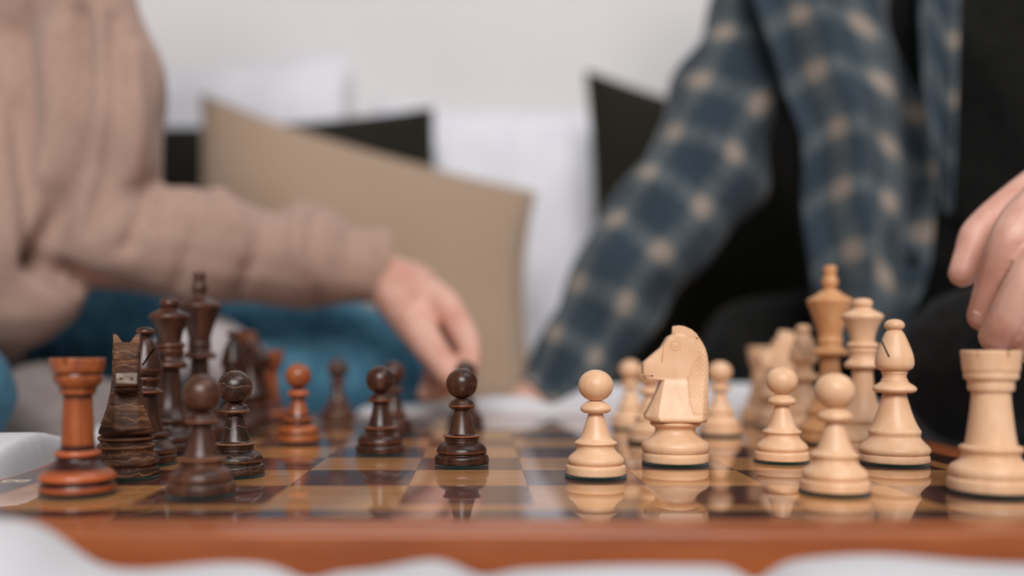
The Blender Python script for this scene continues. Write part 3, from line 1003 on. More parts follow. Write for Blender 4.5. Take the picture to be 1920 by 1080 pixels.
# pale side
build_turned('rook', {}, 'box', 'chess_rook', at(1858, 0.393), R(-14), 'large pale wooden rook in the near right corner of the board', GW)
build_turned('rook', {}, 'box', 'chess_rook', at(1429, 0.740), R(10), 'blurred pale rook standing behind the pale knight at the far right', GW)
build_knight('box', 'chess_knight', at(1266, 0.487), R(-4), 'pale knight with carved mane facing left, alone in the middle right of the board', GW)
build_knight('box', 'chess_knight', at(1466, 0.688), R(0), 'blurred pale knight in the back row left of the bishop and king', GW)
build_turned('bishop', {}, 'box', 'chess_bishop', at(1677, 0.487), R(-23), 'sharp pale bishop with a dark slanting slit, left of the near right rook', GW)
build_turned('bishop', {}, 'box', 'chess_bishop', at(1506, 0.637), R(0), 'blurred pale bishop left of the pale king', GW)
build_turned('queen', {}, 'box', 'chess_queen', at(1617, 0.538), 0, 'pale wooden queen between the tall king and the near bishop', GW)
build_turned('king', {}, 'box_warm', 'chess_king', at(1556, 0.588), 0, 'tallest pale king, warmer honey wood, left of the pale queen', GW)
for x, d, lab in ((1565, 0.3925, 'blurred pale pawn at the front edge of the board, left of the big rook'),
                  (1117, 0.4395, 'sharp pale pawn standing alone near the board centre, left of the big knight'),
                  (1466, 0.4945, 'pale pawn just left and behind the blurred front pawn'),
                  (1350, 0.637, 'blurred pale pawn just right of the large carved knight'),
                  (1182, 0.688, 'farthest blurred pale pawn, left of the knight muzzle'),
                  (1219, 0.590, 'blurred pale pawn half hidden behind the knight muzzle')):
    build_turned('pawn', {}, 'box', 'chess_pawn', at(x, d), random.uniform(0, 6), lab, 'pale pawns')
# dark side
build_turned('dark_rook', {'base': 'red_dark'}, 'red', 'chess_rook', at(146, 0.389), R(-24), 'red-brown rook with dark bands in the near left corner', GB)
build_turned('dark_rook', {'base': 'red_dark'}, 'red', 'chess_rook', at(507, 0.739), R(10), 'blurred reddish rook in the far left corner of the board', GB)
build_knight('knight_wood', 'chess_knight', at(237, 0.438), R(110), 'worn dark knight facing the viewer, right of the near red rook', GB, tip=True)
build_knight('dark', 'chess_knight', at(468, 0.690), R(150), 'blurred dark knight between the far bishop and the far reddish rook', GB)
build_turned('dark_bishop', {}, 'dark', 'chess_bishop', at(273, 0.487), R(0), 'dark bishop with slit mitre behind the worn knight', GB)
build_turned('dark_bishop', {}, 'dark', 'chess_bishop', at(437, 0.637), R(20), 'blurred dark bishop right of the dark king', GB)
build_turned('queen', {}, 'dark', 'chess_queen', at(318, 0.538), 0, 'blurred dark queen between the dark bishop and the tall dark king', GB)
build_turned('dark_king', {'finial': 'dull'}, 'dark', 'chess_king', at(374, 0.588), 0, 'tallest dark king with a paler worn finial', GB)
for x, d, mat, mm, lab in ((378, 0.3865, 'dull', {}, 'blurred brown pawn at the front left edge of the board'),
                           (441, 0.4435, 'worn', {}, 'scratched worn dark pawn just right of the blurred front pawn'),
                           (866, 0.4800, 'dark', {}, 'sharp dark pawn standing alone at the board centre'),
                           (713, 0.528, 'dark', {}, 'dark pawn left of the central dark pawn'),
                           (737, 0.640, 'dark', {}, 'blurred dark pawn peeping out right behind another dark pawn'),
                           (559, 0.589, 'red', {'collar': 'red_dark'}, 'blurred bright red-brown pawn in front of the blue jeans'),
                           (633, 0.742, 'dull', {}, 'farthest blurred brown pawn, right of the red-brown one'),
                           (873, 0.690, 'dark', {}, 'blurred dark pawn gripped by the left player, hidden behind the central pawn')):
    build_turned('dark_pawn', mm, mat, 'chess_pawn', at(x, d), random.uniform(0, 6), lab, 'dark pawns')


# ------------------------------------------------------------------ cushions
def cushion(name, corners, thick, mat, label, cat, sag=0.05, group=None):
    """corners TL, TR, BR, BL as points"""
    n = 44
    TL, TR, BR, BL = corners
    nrm = (TR - TL).cross(BL - TL).normalized()
    bm = bmesh.new()
    F = {}
    for side in (1, -1):
        for i in range(n + 1):
            for j in range(n + 1):
                u, v = i / n, j / n
                if (i in (0, n) or j in (0, n)) and side == -1:
                    F[(side, i, j)] = F[(1, i, j)]
                    continue
                uu = u; vv = v
                # edges drawn in between the pointed corners
                du = sag * (1 - (2 * v - 1) ** 2) * (1 - 2 * u) ** 3
                dv = sag * (1 - (2 * u - 1) ** 2) * (1 - 2 * v) ** 3
                uu += du; vv += dv
                p = (TL * (1 - uu) + TR * uu) * (1 - vv) + (BL * (1 - uu) + BR * uu) * vv
                e = max(0, (1 - abs(2 * u - 1) ** 2.6) * (1 - abs(2 * v - 1) ** 2.6))
                h = thick * 0.5 * e ** 0.55
                w = 0.006 * noise.noise(Vector((u * 5, v * 5, side * 3 + thick * 40))) * e ** 0.3
                F[(side, i, j)] = bm.verts.new(p + nrm * side * (h + w))
        for i in range(n):
            for j in range(n):
                q = [F[(side, i, j)], F[(side, i + 1, j)], F[(side, i + 1, j + 1)], F[(side, i, j + 1)]]
                bm.faces.new(q if side == 1 else q[::-1])
    c = sum((Vector(v.co) for v in bm.verts), Vector()) / len(bm.verts)
    low = min(v.co.z for v in bm.verts)
    base = Vector((c.x, c.y, low))
    bmesh.ops.translate(bm, verts=bm.verts, vec=-base)
    base.z = max(base.z, -0.028)
    root = empty(name, base)
    tag(root, label, cat, group)
    # piping along the seam
    seam = [F[(1, i, 0)].co.copy() for i in range(n + 1)] + [F[(1, n, j)].co.copy() for j in range(1, n + 1)] + \
           [F[(1, i, n)].co.copy() for i in range(n - 1, -1, -1)] + [F[(1, 0, j)].co.copy() for j in range(n - 1, 0, -1)]
    obj('cover', bm_mesh(bm, name), mat, root)
    pb = bmesh.new()
    rings = []
    m = len(seam)
    for i in range(m):
        t = (seam[(i + 1) % m] - seam[i - 1]).normalized()
        a = t.cross(nrm).normalized()
        rings.append([pb.verts.new(seam[i] + (a * math.cos(k * math.pi / 3) + nrm * math.sin(k * math.pi / 3)) * 0.0024) for k in range(6)])
    for i in range(m):
        for k in range(6):
            pb.faces.new((rings[i][k], rings[(i + 1) % m][k], rings[(i + 1) % m][(k + 1) % 6], rings[i][(k + 1) % 6]))
    obj('seam', bm_mesh(pb, 'seam'), mat, root)
    return root


cushion('cushion', (P(378, 178, 1.36), P(1003, 362, 1.28), P(1003, 768, 1.17), P(330, 765, 1.25)), 0.10, M['beige'],
        'large beige linen cushion with a pointed corner, centre of the bed', 'cushion', 0.035)
cushion('cushion', (P(200, 240, 1.46), P(810, 204, 1.44), P(880, 720, 1.37), P(230, 735, 1.40)), 0.08, M['black_cushion'],
        'dark green-black cushion behind the beige cushion', 'cushion', 0.03)
cushion('cushion', (P(1100, 134, 1.42), P(1600, 268, 1.34), P(1580, 735, 1.27), P(1112, 735, 1.32)), 0.09, M['black_cushion'],
        'dark green-black cushion behind the plaid sleeve', 'cushion', 0.028)
cushion('pillow', (P(170, 150, 1.56), P(648, 98, 1.56), P(660, 690, 1.50), P(170, 690, 1.50)), 0.06, M['white_pillow'],
        'white pillow leaning on the wall at the left', 'pillow', 0.02)
cushion('pillow', (P(700, 190, 1.57), P(1180, 215, 1.56), P(1180, 690, 1.50), P(690, 690, 1.50)), 0.07, M['white_pillow'],
        'white pillow on the wall between the beige and the right dark cushion', 'pillow', 0.03)


def shade_heap():  # added grey heap; its colour stands in for shade on the sheet
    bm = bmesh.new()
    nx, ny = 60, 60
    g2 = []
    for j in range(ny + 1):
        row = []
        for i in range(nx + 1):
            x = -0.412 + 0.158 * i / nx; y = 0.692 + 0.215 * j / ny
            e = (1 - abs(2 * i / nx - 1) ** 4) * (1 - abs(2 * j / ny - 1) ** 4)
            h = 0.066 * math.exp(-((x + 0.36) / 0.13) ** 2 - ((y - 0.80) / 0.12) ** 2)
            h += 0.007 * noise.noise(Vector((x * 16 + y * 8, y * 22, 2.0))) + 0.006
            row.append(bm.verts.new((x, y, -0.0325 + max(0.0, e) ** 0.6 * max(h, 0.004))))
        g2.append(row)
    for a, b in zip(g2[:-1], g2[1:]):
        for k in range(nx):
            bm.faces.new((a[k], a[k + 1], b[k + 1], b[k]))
    me = bm_mesh(bm, 'shade_heap')
    o = obj('shade_heap', evaluated(me, [('SOLIDIFY', dict(thickness=0.003, offset=-1.0))]), M['grey'])
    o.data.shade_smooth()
    tag(o, 'crumpled grey heap added for the shade on the sheet between the board and the seated person at the left', 'shade_heap')


shade_heap()

# ------------------------------------------------------------------ people
def T(x, y, d, r):
    p = P(x, y, d)
    return (p.x, p.y, p.z, r)


def head_mesh(c, face, r=0.088):
    """skull, jaw, nose, ears, neck as ball chains; face = unit direction looked at"""
    c = np.array(c); f = np.array(face) / np.linalg.norm(face)
    up = np.array((0, 0, 1.0)); sd = np.cross(f, up); sd /= np.linalg.norm(sd); up = np.cross(sd, f)
    def q(a, b, u, rr):
        return tuple(c + f * a + sd * b + up * u) + (rr,)
    return [[q(-0.012, 0, 0.03, 0.080), q(-0.02, 0, 0.0, 0.080), q(0.02, 0, -0.02, 0.066)],
            [q(0.02, 0, -0.02, 0.064), q(0.038, 0, -0.062, 0.046), q(0.050, 0, -0.088, 0.030)],
            [q(0.078, 0, 0.012, 0.009), q(0.092, 0, -0.012, 0.011), q(0.098, 0, -0.026, 0.013)],
            [q(0.070, 0.020, 0.022, 0.012), q(0.072, -0.020, 0.022, 0.012)],
            [q(-0.01, 0.078, 0.012, 0.010), q(-0.014, 0.084, -0.012, 0.012), q(-0.004, 0.078, -0.032, 0.009)],
            [q(-0.01, -0.078, 0.012, 0.010), q(-0.014, -0.084, -0.012, 0.012), q(-0.004, -0.078, -0.032, 0.009)]], q


def face_parts(root, q, hair):
    ev = []
    for s in (1, -1):
        m = fuse([[q(0.066, s * 0.030, 0.002, 0.0105), q(0.067, s * 0.032, 0.002, 0.0105)]], 0.002, 1)
        obj('eye', m, M['eye'], root)
        obj('pupil', fuse([[q(0.0745, s * 0.031, 0.002, 0.0045), q(0.0747, s * 0.031, 0.002, 0.0045)]], 0.001, 0), M['hair_dark'], root)
        obj('eyebrow', fuse([[q(0.080, s * 0.014, 0.022, 0.0028), q(0.074, s * 0.046, 0.020, 0.0024)]], 0.0015, 1), hair, root)
    obj('mouth', fuse([[q(0.082, 0.020, -0.052, 0.004), q(0.088, 0, -0.050, 0.006), q(0.082, -0.020, -0.052, 0.004)]], 0.0015, 1), M['lip'], root)
    obj('hair', fuse([[q(0.035, 0, 0.085, 0.040), q(-0.02, 0, 0.062, 0.072), q(-0.055, 0, 0.01, 0.066), q(-0.06, 0, -0.035, 0.050)],
                      [q(0.02, 0.045, 0.062, 0.036), q(-0.02, 0.060, 0.03, 0.034), q(-0.04, 0.058, -0.02, 0.030)],
                      [q(0.02, -0.045, 0.062, 0.036), q(-0.02, -0.060, 0.03, 0.034), q(-0.04, -0.058, -0.02, 0.030)]], 0.006, 3), hair, root)


def nail(root, tip, prev, up, w=0.0052):
    """small curved plate on the back of a finger tip"""
    t = Vector(tip[:3]); d = (t - Vector(prev[:3])).normalized(); u = Vector(up)
    u = (u - d * u.dot(d)).normalized(); s = d.cross(u)
    bm = bmesh.new()
    rows = []
    for i in range(6):
        a = i / 5
        row = []
        for j in range(7):
            b = (j / 6 - 0.5) * 2
            ww = w * (1 - 0.25 * a ** 4)
            row.append(bm.verts.new(t + d * (-0.004 + 0.010 * a) + s * (ww * b) + u * (tip[3] * 0.90 * math.sqrt(max(0, 1 - (b * 0.62) ** 2)) - 0.0022 * a * a + 0.0006)))
        rows.append(row)
    for a, b in zip(rows[:-1], rows[1:]):
        for k in range(6):
            bm.faces.new((a[k], a[k + 1], b[k + 1], b[k]))
    ret = bmesh.ops.extrude_face_region(bm, geom=bm.faces[:])
    for v in [q for q in ret['geom'] if isinstance(q, bmesh.types.BMVert)]:
        v.co -= u * 0.0006
    obj('fingernail', bm_mesh(bm, 'nail'), M['nail'], root)


# ---- left player: beige sweater, blue jeans
pl = empty('person', (0, 0, 0))
tag(pl, 'person in a dusty beige sweater and blue jeans reaching for a dark pawn', 'person')
sh_n = T(110, -170, 0.84, 0.058)
elb = T(188, 452, 0.80, 0.05)
wrist = T(722, 522, 0.835, 0.0215)
armN = [(-0.40, 0.87, 0.40, 0.07), sh_n, T(190, 130, 0.81, 0.050), elb]
fore = [elb, T(330, 455, 0.805, 0.044), T(520, 484, 0.825, 0.036), wrist]
handL = [  # palm, then digits
    [wrist, T(768, 548, 0.815, 0.0215), T(804, 574, 0.790, 0.0175)],
    [wrist, T(775, 548, 0.830, 0.024), T(800, 580, 0.820, 0.021)],
    [T(752, 542, 0.82, 0.020), T(828, 568, 0.782, 0.0136), T(872, 632, 0.748, 0.0108), T(882, 668, 0.722, 0.0096), T(877, 697, 0.704, 0.0087)],
    [T(755, 540, 0.83, 0.021), T(820, 576, 0.803, 0.0138), T(860, 636, 0.790, 0.0112), T(868, 680, 0.775, 0.0098), T(852, 714, 0.760, 0.0088)],
    [T(755, 550, 0.84, 0.020), T(812, 575, 0.822, 0.0140), T(842, 645, 0.810, 0.0108), T(838, 695, 0.790, 0.0095), T(824, 730, 0.772, 0.0086)],
    [T(755, 560, 0.85, 0.018), T(792, 590, 0.838, 0.0125), T(816, 655, 0.825, 0.0096), T(812, 705, 0.805, 0.0085), T(800, 738, 0.788, 0.0078)],
    [T(745, 560, 0.82, 0.020), T(776, 606, 0.775, 0.0165), T(808, 654, 0.738, 0.0128), T(838, 692, 0.712, 0.0108), T(855, 712, 0.701, 0.0092)]]
pel = (-0.56, 0.93, 0.095, 0.105)
chest = (-0.49, 0.92, 0.32, 0.120)
farA = [(-0.45, 1.03, 0.41, 0.06), (-0.46, 1.10, 0.38, 0.055), (-0.42, 1.12, 0.20, 0.042), (-0.30, 1.05, 0.135, 0.030)]
farH = [[(-0.31, 1.05, 0.135, 0.026), (-0.255, 1.02, 0.130, 0.024)]] + \
       [[(-0.26, 1.02 + 0.018 * k, 0.130, 0.014), (-0.225, 1.01 + 0.02 * k, 0.122, 0.0095), (-0.197 + 0.004 * abs(k), 1.00 + 0.021 * k, 0.108, 0.0085)] for k in (-1.2, -0.4, 0.4, 1.2)] + \
       [[(-0.30, 1.03, 0.125, 0.015), (-0.262, 0.985, 0.115, 0.011), (-0.240, 0.972, 0.106, 0.009)]]
thF = [(-0.50, 1.02, 0.055, 0.085), T(330, 640, 1.0, 0.070), T(590, 655, 0.985, 0.063), T(715, 700, 0.965, 0.054)]
shF = [T(715, 705, 0.96, 0.050), T(560, 725, 0.90, 0.042), T(430, 700, 0.86, 0.034)]
thN = [(-0.55, 0.86, 0.058, 0.080), (-0.46, 0.72, 0.036, 0.062), (-0.350, 0.632, 0.024, 0.050)]
shN = [(-0.350, 0.632, 0.024, 0.048), (-0.46, 0.64, 0.010, 0.040), (-0.58, 0.70, 0.010, 0.034)]
HC, HQ = head_mesh((-0.42, 0.905, 0.63), (0.9, -0.12, -0.42))
neck = [(-0.475, 0.92, 0.42, 0.055), (-0.435, 0.908, 0.56, 0.050)]


def slim(ch, k=0.86, cut_=0.0):
    return [tuple(p[:3]) + (p[3] * k - cut_,) for p in ch]


def joined(a, b):
    bm = bmesh.new(); bm.from_mesh(a); bm.from_mesh(b)
    me = bpy.data.meshes.new('body'); bm.to_mesh(me); bm.free(); me.shade_smooth()
    return me


body = fuse([slim([pel, (-0.53, 0.93, 0.20, 0.105), chest]), slim([(-0.44, 0.875, 0.40, 0.06), (-0.45, 1.02, 0.40, 0.06)]), slim(armN[1:], 0.62), slim(fore, 0.7)[:3] + [wrist], slim(farA[1:]),
             slim(thF), slim(shF), slim(thN), slim(shN), neck] + farH + HC, 0.0036, 3)
body = joined(body, fuse([[fore[2][:3] + (0.02,), wrist]] + handL, 0.0015, 4))
pb_ = obj('body', body, M['skin'], pl)
face_parts(pl, HQ, M['hair_brown'])
nail(pl, handL[6][-1], handL[6][-2], (0.3, -1, 0.5))
nail(pl, handL[2][-1], handL[2][-2], (1, -0.3, 0.3))


def sweater_fold(co, nr):
    f = wav(co, (38, 10, 46), 0.4, 0.0022) + wav(co, (70, 25, -30), 1.7, 0.0013)
    for pts, w, d in (([(150, 20), (152, 150), (135, 300), (95, 430), (75, 492)], 20, 0.016), ([(75, 492), (130, 522), (200, 548), (290, 572)], 20, 0.018),
                      ([(285, 345), (262, 400), (240, 460)], 15, 0.009), ([(215, 40), (222, 180), (200, 330), (170, 430)], 16, 0.006),
                      ([(385, 350), (372, 420), (330, 540)], 13, 0.006), ([(25, 200), (48, 360), (60, 500)], 18, 0.008),
                      ([(592, 395), (578, 480), (600, 575)], 10, 0.005), ([(560, 380), (556, 440), (570, 500)], 13, -0.004), ([(400, 352), (440, 400), (450, 480)], 16, -0.005),
                      ([(250, 100), (262, 220), (245, 330)], 18, -0.006), ([(100, 60), (95, 200), (80, 330)], 22, -0.007), ([(500, 400), (480, 480), (440, 570)], 12, 0.004),
                      ([(660, 410), (655, 580)], 7, 0.0015), ([(690, 418), (686, 585)], 7, 0.0015)):
        f = f + px_valley(co, nr, pts, w, d)
    return f


sw = fuse([[(-0.545, 0.92, 0.105, 0.132), (-0.52, 0.92, 0.22, 0.128), (-0.49, 0.92, 0.33, 0.130)], [(-0.44, 0.875, 0.40, 0.075), (-0.45, 1.03, 0.40, 0.068)],
           [(-0.44, 0.90, 0.36, 0.09), T(40, 250, 0.84, 0.075), T(10, 440, 0.80, 0.072), T(8, 528, 0.79, 0.056), T(90, 560, 0.785, 0.030)],
           [(-0.48, 0.92, 0.42, 0.075), (-0.42, 0.88, 0.415, 0.070), T(105, -160, 0.84, 0.060)], [(-0.47, 0.92, 0.30, 0.12), (-0.41, 0.85, 0.34, 0.075), T(130, -80, 0.83, 0.052)],
           [T(-150, 520, 0.82, 0.075), T(-30, 560, 0.80, 0.05)],
           [(-0.40, 0.87, 0.40, 0.078), T(105, -170, 0.84, 0.062), T(146, 0, 0.815, 0.046), T(200, 165, 0.805, 0.0490), T(196, 250, 0.80, 0.050), T(182, 340, 0.80, 0.050), T(190, 440, 0.80, 0.046)],
           [T(195, 440, 0.80, 0.046), T(290, 450, 0.805, 0.0445), T(400, 465, 0.815, 0.0475), T(520, 486, 0.825, 0.0415), T(575, 478, 0.828, 0.0440), T(625, 495, 0.832, 0.0345), T(680, 499, 0.834, 0.0325), T(715, 502, 0.836, 0.0330)],
           [(-0.45, 1.03, 0.40, 0.068), (-0.46, 1.10, 0.38, 0.064), (-0.42, 1.12, 0.20, 0.052), (-0.315, 1.055, 0.138, 0.040)]],
          0.0045, 4, fold=sweater_fold)
bmw = bmesh.new(); bmw.from_mesh(sw)
# open, clean cuff: cut the rounded end of the sleeve off
cdir = Vector(P(725, 502, 0.836) - P(640, 496, 0.832)).normalized()
cpt = P(729, 502, 0.836)
geom = [v for v in bmw.verts if (v.co - cpt).length < 0.07] 
gset = set(geom)
ge = [e for e in bmw.edges if e.verts[0] in gset or e.verts[1] in gset]
gf = [f for f in bmw.faces if any(v in gset for v in f.verts)]
bmesh.ops.bisect_plane(bmw, geom=list(gset) + ge + gf, plane_co=cpt, plane_no=cdir, clear_outer=True)
swm = bm_mesh(bmw, 'sweater')
swm = evaluated(swm, [('SOLIDIFY', dict(thickness=0.003, offset=-1.0))])
swm.shade_smooth()
obj('sweater', swm, M['sweater'], pl)
cuff = fuse([[T(672, 499, 0.834, 0.0330), T(700, 501, 0.836, 0.0335)]], 0.003, 2)


def jeans_fold(co):
    return wav(co, (40, 34, 60), 0.9, 0.0018) + wav(co, (90, 20, 10), 0.1, 0.0009)


obj('jeans', fuse([[(-0.575, 0.93, 0.092, 0.118), (-0.55, 0.93, 0.12, 0.115)], thF, shF, thN, shN], 0.0045, 4, fold=jeans_fold), M['jeans'], pl)
obj('sock', fuse([[T(446, 690, 0.855, 0.030), T(400, 655, 0.84, 0.029), T(372, 648, 0.835, 0.028), T(330, 668, 0.83, 0.022)]], 0.004, 4), M['sock'], pl)
obj('foot', fuse([[T(-250, 760, 0.74, 0.026), T(-330, 762, 0.72, 0.024), T(-400, 770, 0.70, 0.018)]], 0.004, 3), M['sock'], pl)

# ---- right player: open checked shirt, black tee and trousers
pr = empty('person', (0, 0, 0))
tag(pr, 'person in an open blue checked flannel shirt over black clothes, leaning on one arm', 'person')
HC2, HQ2 = head_mesh((0.405, 0.965, 0.665), (-0.9, -0.1, -0.42))
sleeveF = [T(1520, -120, 1.03, 0.070), T(1445, -10, 1.02, 0.058), T(1392, 160, 1.01, 0.056), T(1330, 290, 1.0, 0.056), T(1262, 400, 0.99, 0.057), T(1170, 520, 0.98, 0.052),
           T(1110, 630, 0.975, 0.045), T(1045, 725, 0.97, 0.036), T(1018, 752, 0.968, 0.031)]
wrF = T(1010, 752, 0.967, 0.025)
handF = [[wrF, T(985, 762, 0.962, 0.021)]] + \
        [[T(990, 762 + 0 * k, 0.962 + 0.006 * k, 0.017), T(958, 768, 0.955 + 0.018 * k, 0.0105), T(930, 776, 0.952 + 0.021 * k, 0.0088), T(912, 782, 0.950 + 0.023 * k, 0.008)] for k in (-1.4, -0.45, 0.5, 1.4)] + \
        [[T(998, 760, 0.95, 0.015), T(972, 772, 0.925, 0.0105), T(958, 780, 0.912, 0.009)]]
nearArm = [(0.54, 0.86, 0.45, 0.058), (0.60, 0.73, 0.30, 0.048), (0.545, 0.615, 0.215, 0.044), (0.44, 0.548, 0.185, 0.034), (0.345, 0.517, 0.160, 0.027)]
wN = T(2115, 265, 0.517, 0.027)
handR = [
    [(0.345, 0.517, 0.160, 0.027), T(2040, 345, 0.512, 0.024), T(1975, 400, 0.508, 0.020)],
    [(0.345, 0.517, 0.160, 0.027), T(2075, 380, 0.518, 0.024), T(2040, 450, 0.512, 0.020)],
    # index, middle, ring, little finger
    [T(2010, 330, 0.545, 0.018), T(1918, 368, 0.540, 0.0110), T(1838, 430, 0.535, 0.0090), T(1818, 475, 0.530, 0.0082), T(1806, 512, 0.526, 0.0078)],
    [T(2020, 370, 0.508, 0.018), T(1938, 400, 0.500, 0.0130), T(1893, 452, 0.494, 0.0102), T(1865, 530, 0.502, 0.0094), T(1845, 592, 0.510, 0.0086)],
    [T(2040, 410, 0.500, 0.018), T(1978, 455, 0.490, 0.0128), T(1930, 520, 0.484, 0.0104), T(1890, 592, 0.490, 0.0094), T(1868, 630, 0.498, 0.0088)],
    [T(2060, 450, 0.496, 0.017), T(2020, 500, 0.486, 0.0118), T(1985, 570, 0.480, 0.0096), T(1950, 628, 0.486, 0.0086), T(1932, 652, 0.492, 0.0080)],
    [T(2080, 330, 0.54, 0.018), T(2010, 400, 0.555, 0.0140), T(1960, 480, 0.560, 0.0115), T(1935, 540, 0.556, 0.0100)]]
pelR = (0.62, 1.02, 0.10, 0.110)
thR = [(0.62, 0.96, 0.062, 0.085), (0.50, 0.84, 0.050, 0.074), T(1838, 690, 0.745, 0.062)]
shR = [T(1838, 700, 0.745, 0.055), (0.50, 0.80, 0.018, 0.044), (0.62, 0.84, 0.014, 0.036)]
thR2 = [(0.62, 1.08, 0.064, 0.088), (0.44, 1.10, 0.056, 0.080), (0.30, 1.07, 0.040, 0.068)]
shR2 = [(0.30, 1.07, 0.032, 0.060), (0.44, 1.02, 0.022, 0.046), (0.52, 0.98, 0.018, 0.038)]
body2 = fuse([slim([pelR, (0.57, 1.01, 0.22, 0.11), (0.50, 1.0, 0.36, 0.125)]), slim([(0.50, 0.88, 0.44, 0.065), (0.46, 1.06, 0.44, 0.065)]),
              slim(sleeveF, 0.8), slim(nearArm, 0.9), slim(thR), slim(shR), slim(thR2), slim(shR2), [(0.47, 0.985, 0.46, 0.055), (0.42, 0.97, 0.60, 0.052)]] + handF + HC2, 0.0036, 3)
body2 = joined(body2, fuse(handR, 0.0014, 3))
obj('body', body2, M['skin'], pr)
face_parts(pr, HQ2, M['hair_dark'])
for k, up in ((3, (-0.5, -0.9, -0.1)), (4, (-0.5, -0.9, -0.1)), (5, (-0.4, -0.9, 0))):
    nail(pr, handR[k][-1], handR[k][-2], up)
obj('tee_shirt', fuse([[(0.60, 1.02, 0.115, 0.135), (0.56, 1.01, 0.22, 0.130), (0.50, 1.0, 0.36, 0.138)], [(0.50, 1.08, 0.20, 0.13), (0.455, 1.08, 0.29, 0.130), (0.48, 1.05, 0.36, 0.12)], [(0.50, 0.88, 0.45, 0.068), (0.46, 1.08, 0.45, 0.068)]], 0.006, 4,
                      fold=lambda co: wav(co, (50, 20, 34), 0.5, 0.003)), M['black'], pr)
obj('trousers', fuse([[(0.63, 1.02, 0.10, 0.126), (0.61, 1.02, 0.13, 0.126)], thR, shR, thR2, shR2], 0.005, 4, fold=lambda co: wav(co, (50, 30, 44), 0.2, 0.0022)), M['black'], pr)


def loft_uv(path, name, n=48, per=10, folds=None, cap=False, thick=0.0016):
    """cloth tube along (x, y, z, r) with UV in metres"""
    pts = catmull(path, per)
    bm = bmesh.new()
    uvl = bm.loops.layers.uv.new('UVMap')
    rings, dist, acc = [], [], 0.0
    ref = np.array((0.0, -1.0, 0.15))
    for i, p in enumerate(pts):
        a = pts[max(i - 1, 0)][:3]; b = pts[min(i + 1, len(pts) - 1)][:3]
        t = (b - a) / np.linalg.norm(b - a)
        s = np.cross(t, ref); s /= np.linalg.norm(s); w = np.cross(s, t)
        if i:
            acc += np.linalg.norm(p[:3] - pts[i - 1][:3])
        dist.append(acc)
        ring = []
        for k in range(n):
            th = 2 * math.pi * k / n
            r = p[3]
            if folds:
                r += folds(acc, th, p)
            ring.append(bm.verts.new(Vector(p[:3] + (s * math.cos(th) + w * math.sin(th)) * r)))
        rings.append(ring)
    R0 = 2 * math.pi * 0.054
    for i in range(len(rings) - 1):
        for k in range(n):
            k2 = (k + 1) % n
            f = bm.faces.new((rings[i][k], rings[i][k2], rings[i + 1][k2], rings[i + 1][k]))
            us = [k / n * R0, (k + 1) / n * R0, (k + 1) / n * R0, k / n * R0]
            vs_ = [dist[i], dist[i], dist[i + 1], dist[i + 1]]
            for lp, u, v in zip(f.loops, us, vs_):
                lp[uvl].uv = (u, v)
    me = bm_mesh(bm, name)
    me = evaluated(me, [('SOLIDIFY', dict(thickness=thick, offset=-1.0))])
    me.shade_smooth()
    return me


def sl_fold(s, th, p):
    f = 0.0030 * math.sin(s * 75 + 1.6 * math.sin(th * 2)) * (0.6 + 0.4 * math.cos(th - 2)) + 0.002 * math.sin(s * 38 + th * 3)
    f += 0.010 * math.exp(-((s - 0.275) / 0.030) ** 2) * max(0, math.cos(th - math.pi)) - 0.008 * math.exp(-((s - 0.225) / 0.018) ** 2) * max(0, math.cos(th - math.pi))
    f += 0.012 * math.exp(-((s - 0.205) / 0.035) ** 2) * max(0, math.cos(th))
    return f


obj('sleeve', loft_uv(sleeveF, 'sleeve', folds=sl_fold), M['plaid'], pr)
obj('sleeve', loft_uv([tuple(p[:3]) + (p[3] + 0.012,) for p in nearArm[:4]], 'sleeve_near', folds=lambda s, th, p: 0.003 * math.sin(s * 80 + th)), M['plaid'], pr)


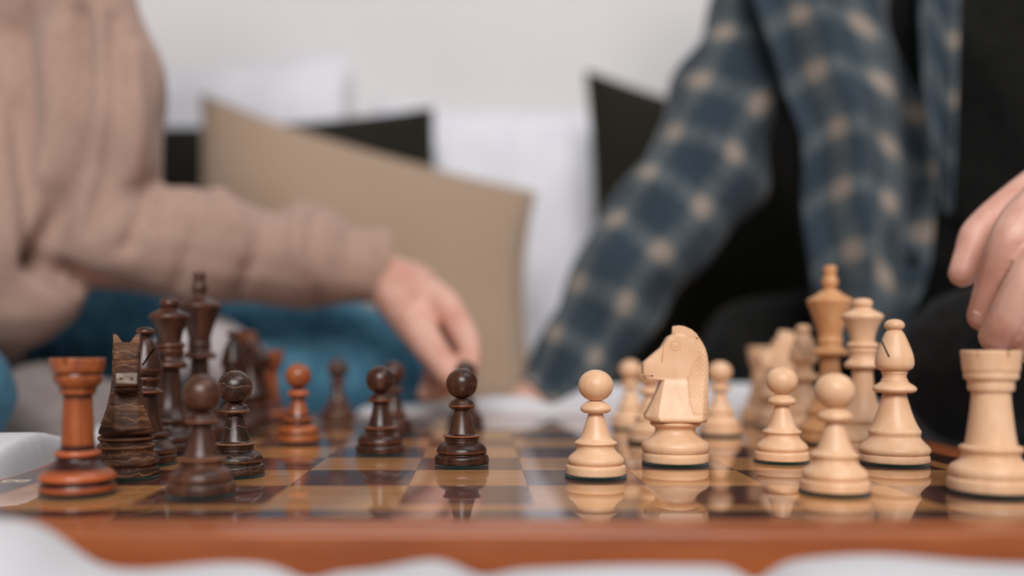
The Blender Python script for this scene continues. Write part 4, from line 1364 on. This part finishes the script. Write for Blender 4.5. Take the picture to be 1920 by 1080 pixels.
def panel(name, rows, folds, mat, thick=0.0022, nu=60):
    """hanging cloth: rows of (xl, xr, y, d) in pixels and metres; UV in metres"""
    rr = catmull(rows, 8)
    bm = bmesh.new()
    uvl = bm.loops.layers.uv.new('UVMap')
    grid = []
    for i, (xl, xr, y, d) in enumerate(rr):
        row = []
        for k in range(nu + 1):
            u = k / nu
            p = P(xl + (xr - xl) * u, y, d)
            p.y += folds(u, i / (len(rr) - 1))
            row.append(bm.verts.new(p))
        grid.append(row)
    uvw = {}
    for i, row in enumerate(grid):
        s = 0.0
        for k, v in enumerate(row):
            if k:
                s += (v.co - row[k - 1].co).length
            uvw[v] = (s, -v.co.z * 1.05 + 0.02 * math.sin(k / nu * 5))
    for a, b in zip(grid[:-1], grid[1:]):
        for k in range(nu):
            f = bm.faces.new((a[k], a[k + 1], b[k + 1], b[k]))
            for lp in f.loops:
                lp[uvl].uv = uvw[lp.vert]
    me = bm_mesh(bm, name)
    me = evaluated(me, [('SOLIDIFY', dict(thickness=thick, offset=0.0))])
    me.shade_smooth()
    return me


def pf(u, v):
    return 0.016 * math.sin(u * 9.0 + 1.2 * v + 0.6) * (0.35 + 0.65 * v) + 0.007 * math.sin(u * 19 - 3 * v) + 0.045 * (u - 0.35) ** 2 * 2 + 0.004 * math.sin(v * 23 + u * 6)


obj('shirt_front', panel('shirt_front', [(1400, 1790, -150, 0.93), (1425, 1786, 0, 0.91), (1470, 1784, 130, 0.90), (1508, 1784, 240, 0.89), (1516, 1780, 360, 0.885), (1528, 1764, 480, 0.88),
                                         (1545, 1728, 590, 0.88), (1562, 1690, 670, 0.885)], pf, M['plaid']), M['plaid'], pr)['label'] = 'open checked shirt front hanging down'
obj('shirt_lapel', panel('shirt_lapel', [(1722, 1800, -120, 0.872), (1726, 1797, 0, 0.868), (1730, 1794, 120, 0.864), (1742, 1790, 230, 0.862), (1764, 1786, 330, 0.862), (1777, 1782, 400, 0.866)],
                         lambda u, v: 0.012 * math.sin(u * 3.2), M['plaid'], nu=20), M['plaid'], pr)
bt = bmesh.new()
bmesh.ops.create_cone(bt, cap_ends=True, segments=20, radius1=0.0060, radius2=0.0052, depth=0.0026)
bmesh.ops.rotate(bt, verts=bt.verts, cent=(0, 0, 0), matrix=Matrix.Rotation(R(90), 3, 'X'))
bmesh.ops.translate(bt, verts=bt.verts, vec=P(1712, 488, 0.868))
obj('button', bm_mesh(bt, 'button', True, 40), M['black'], pr)
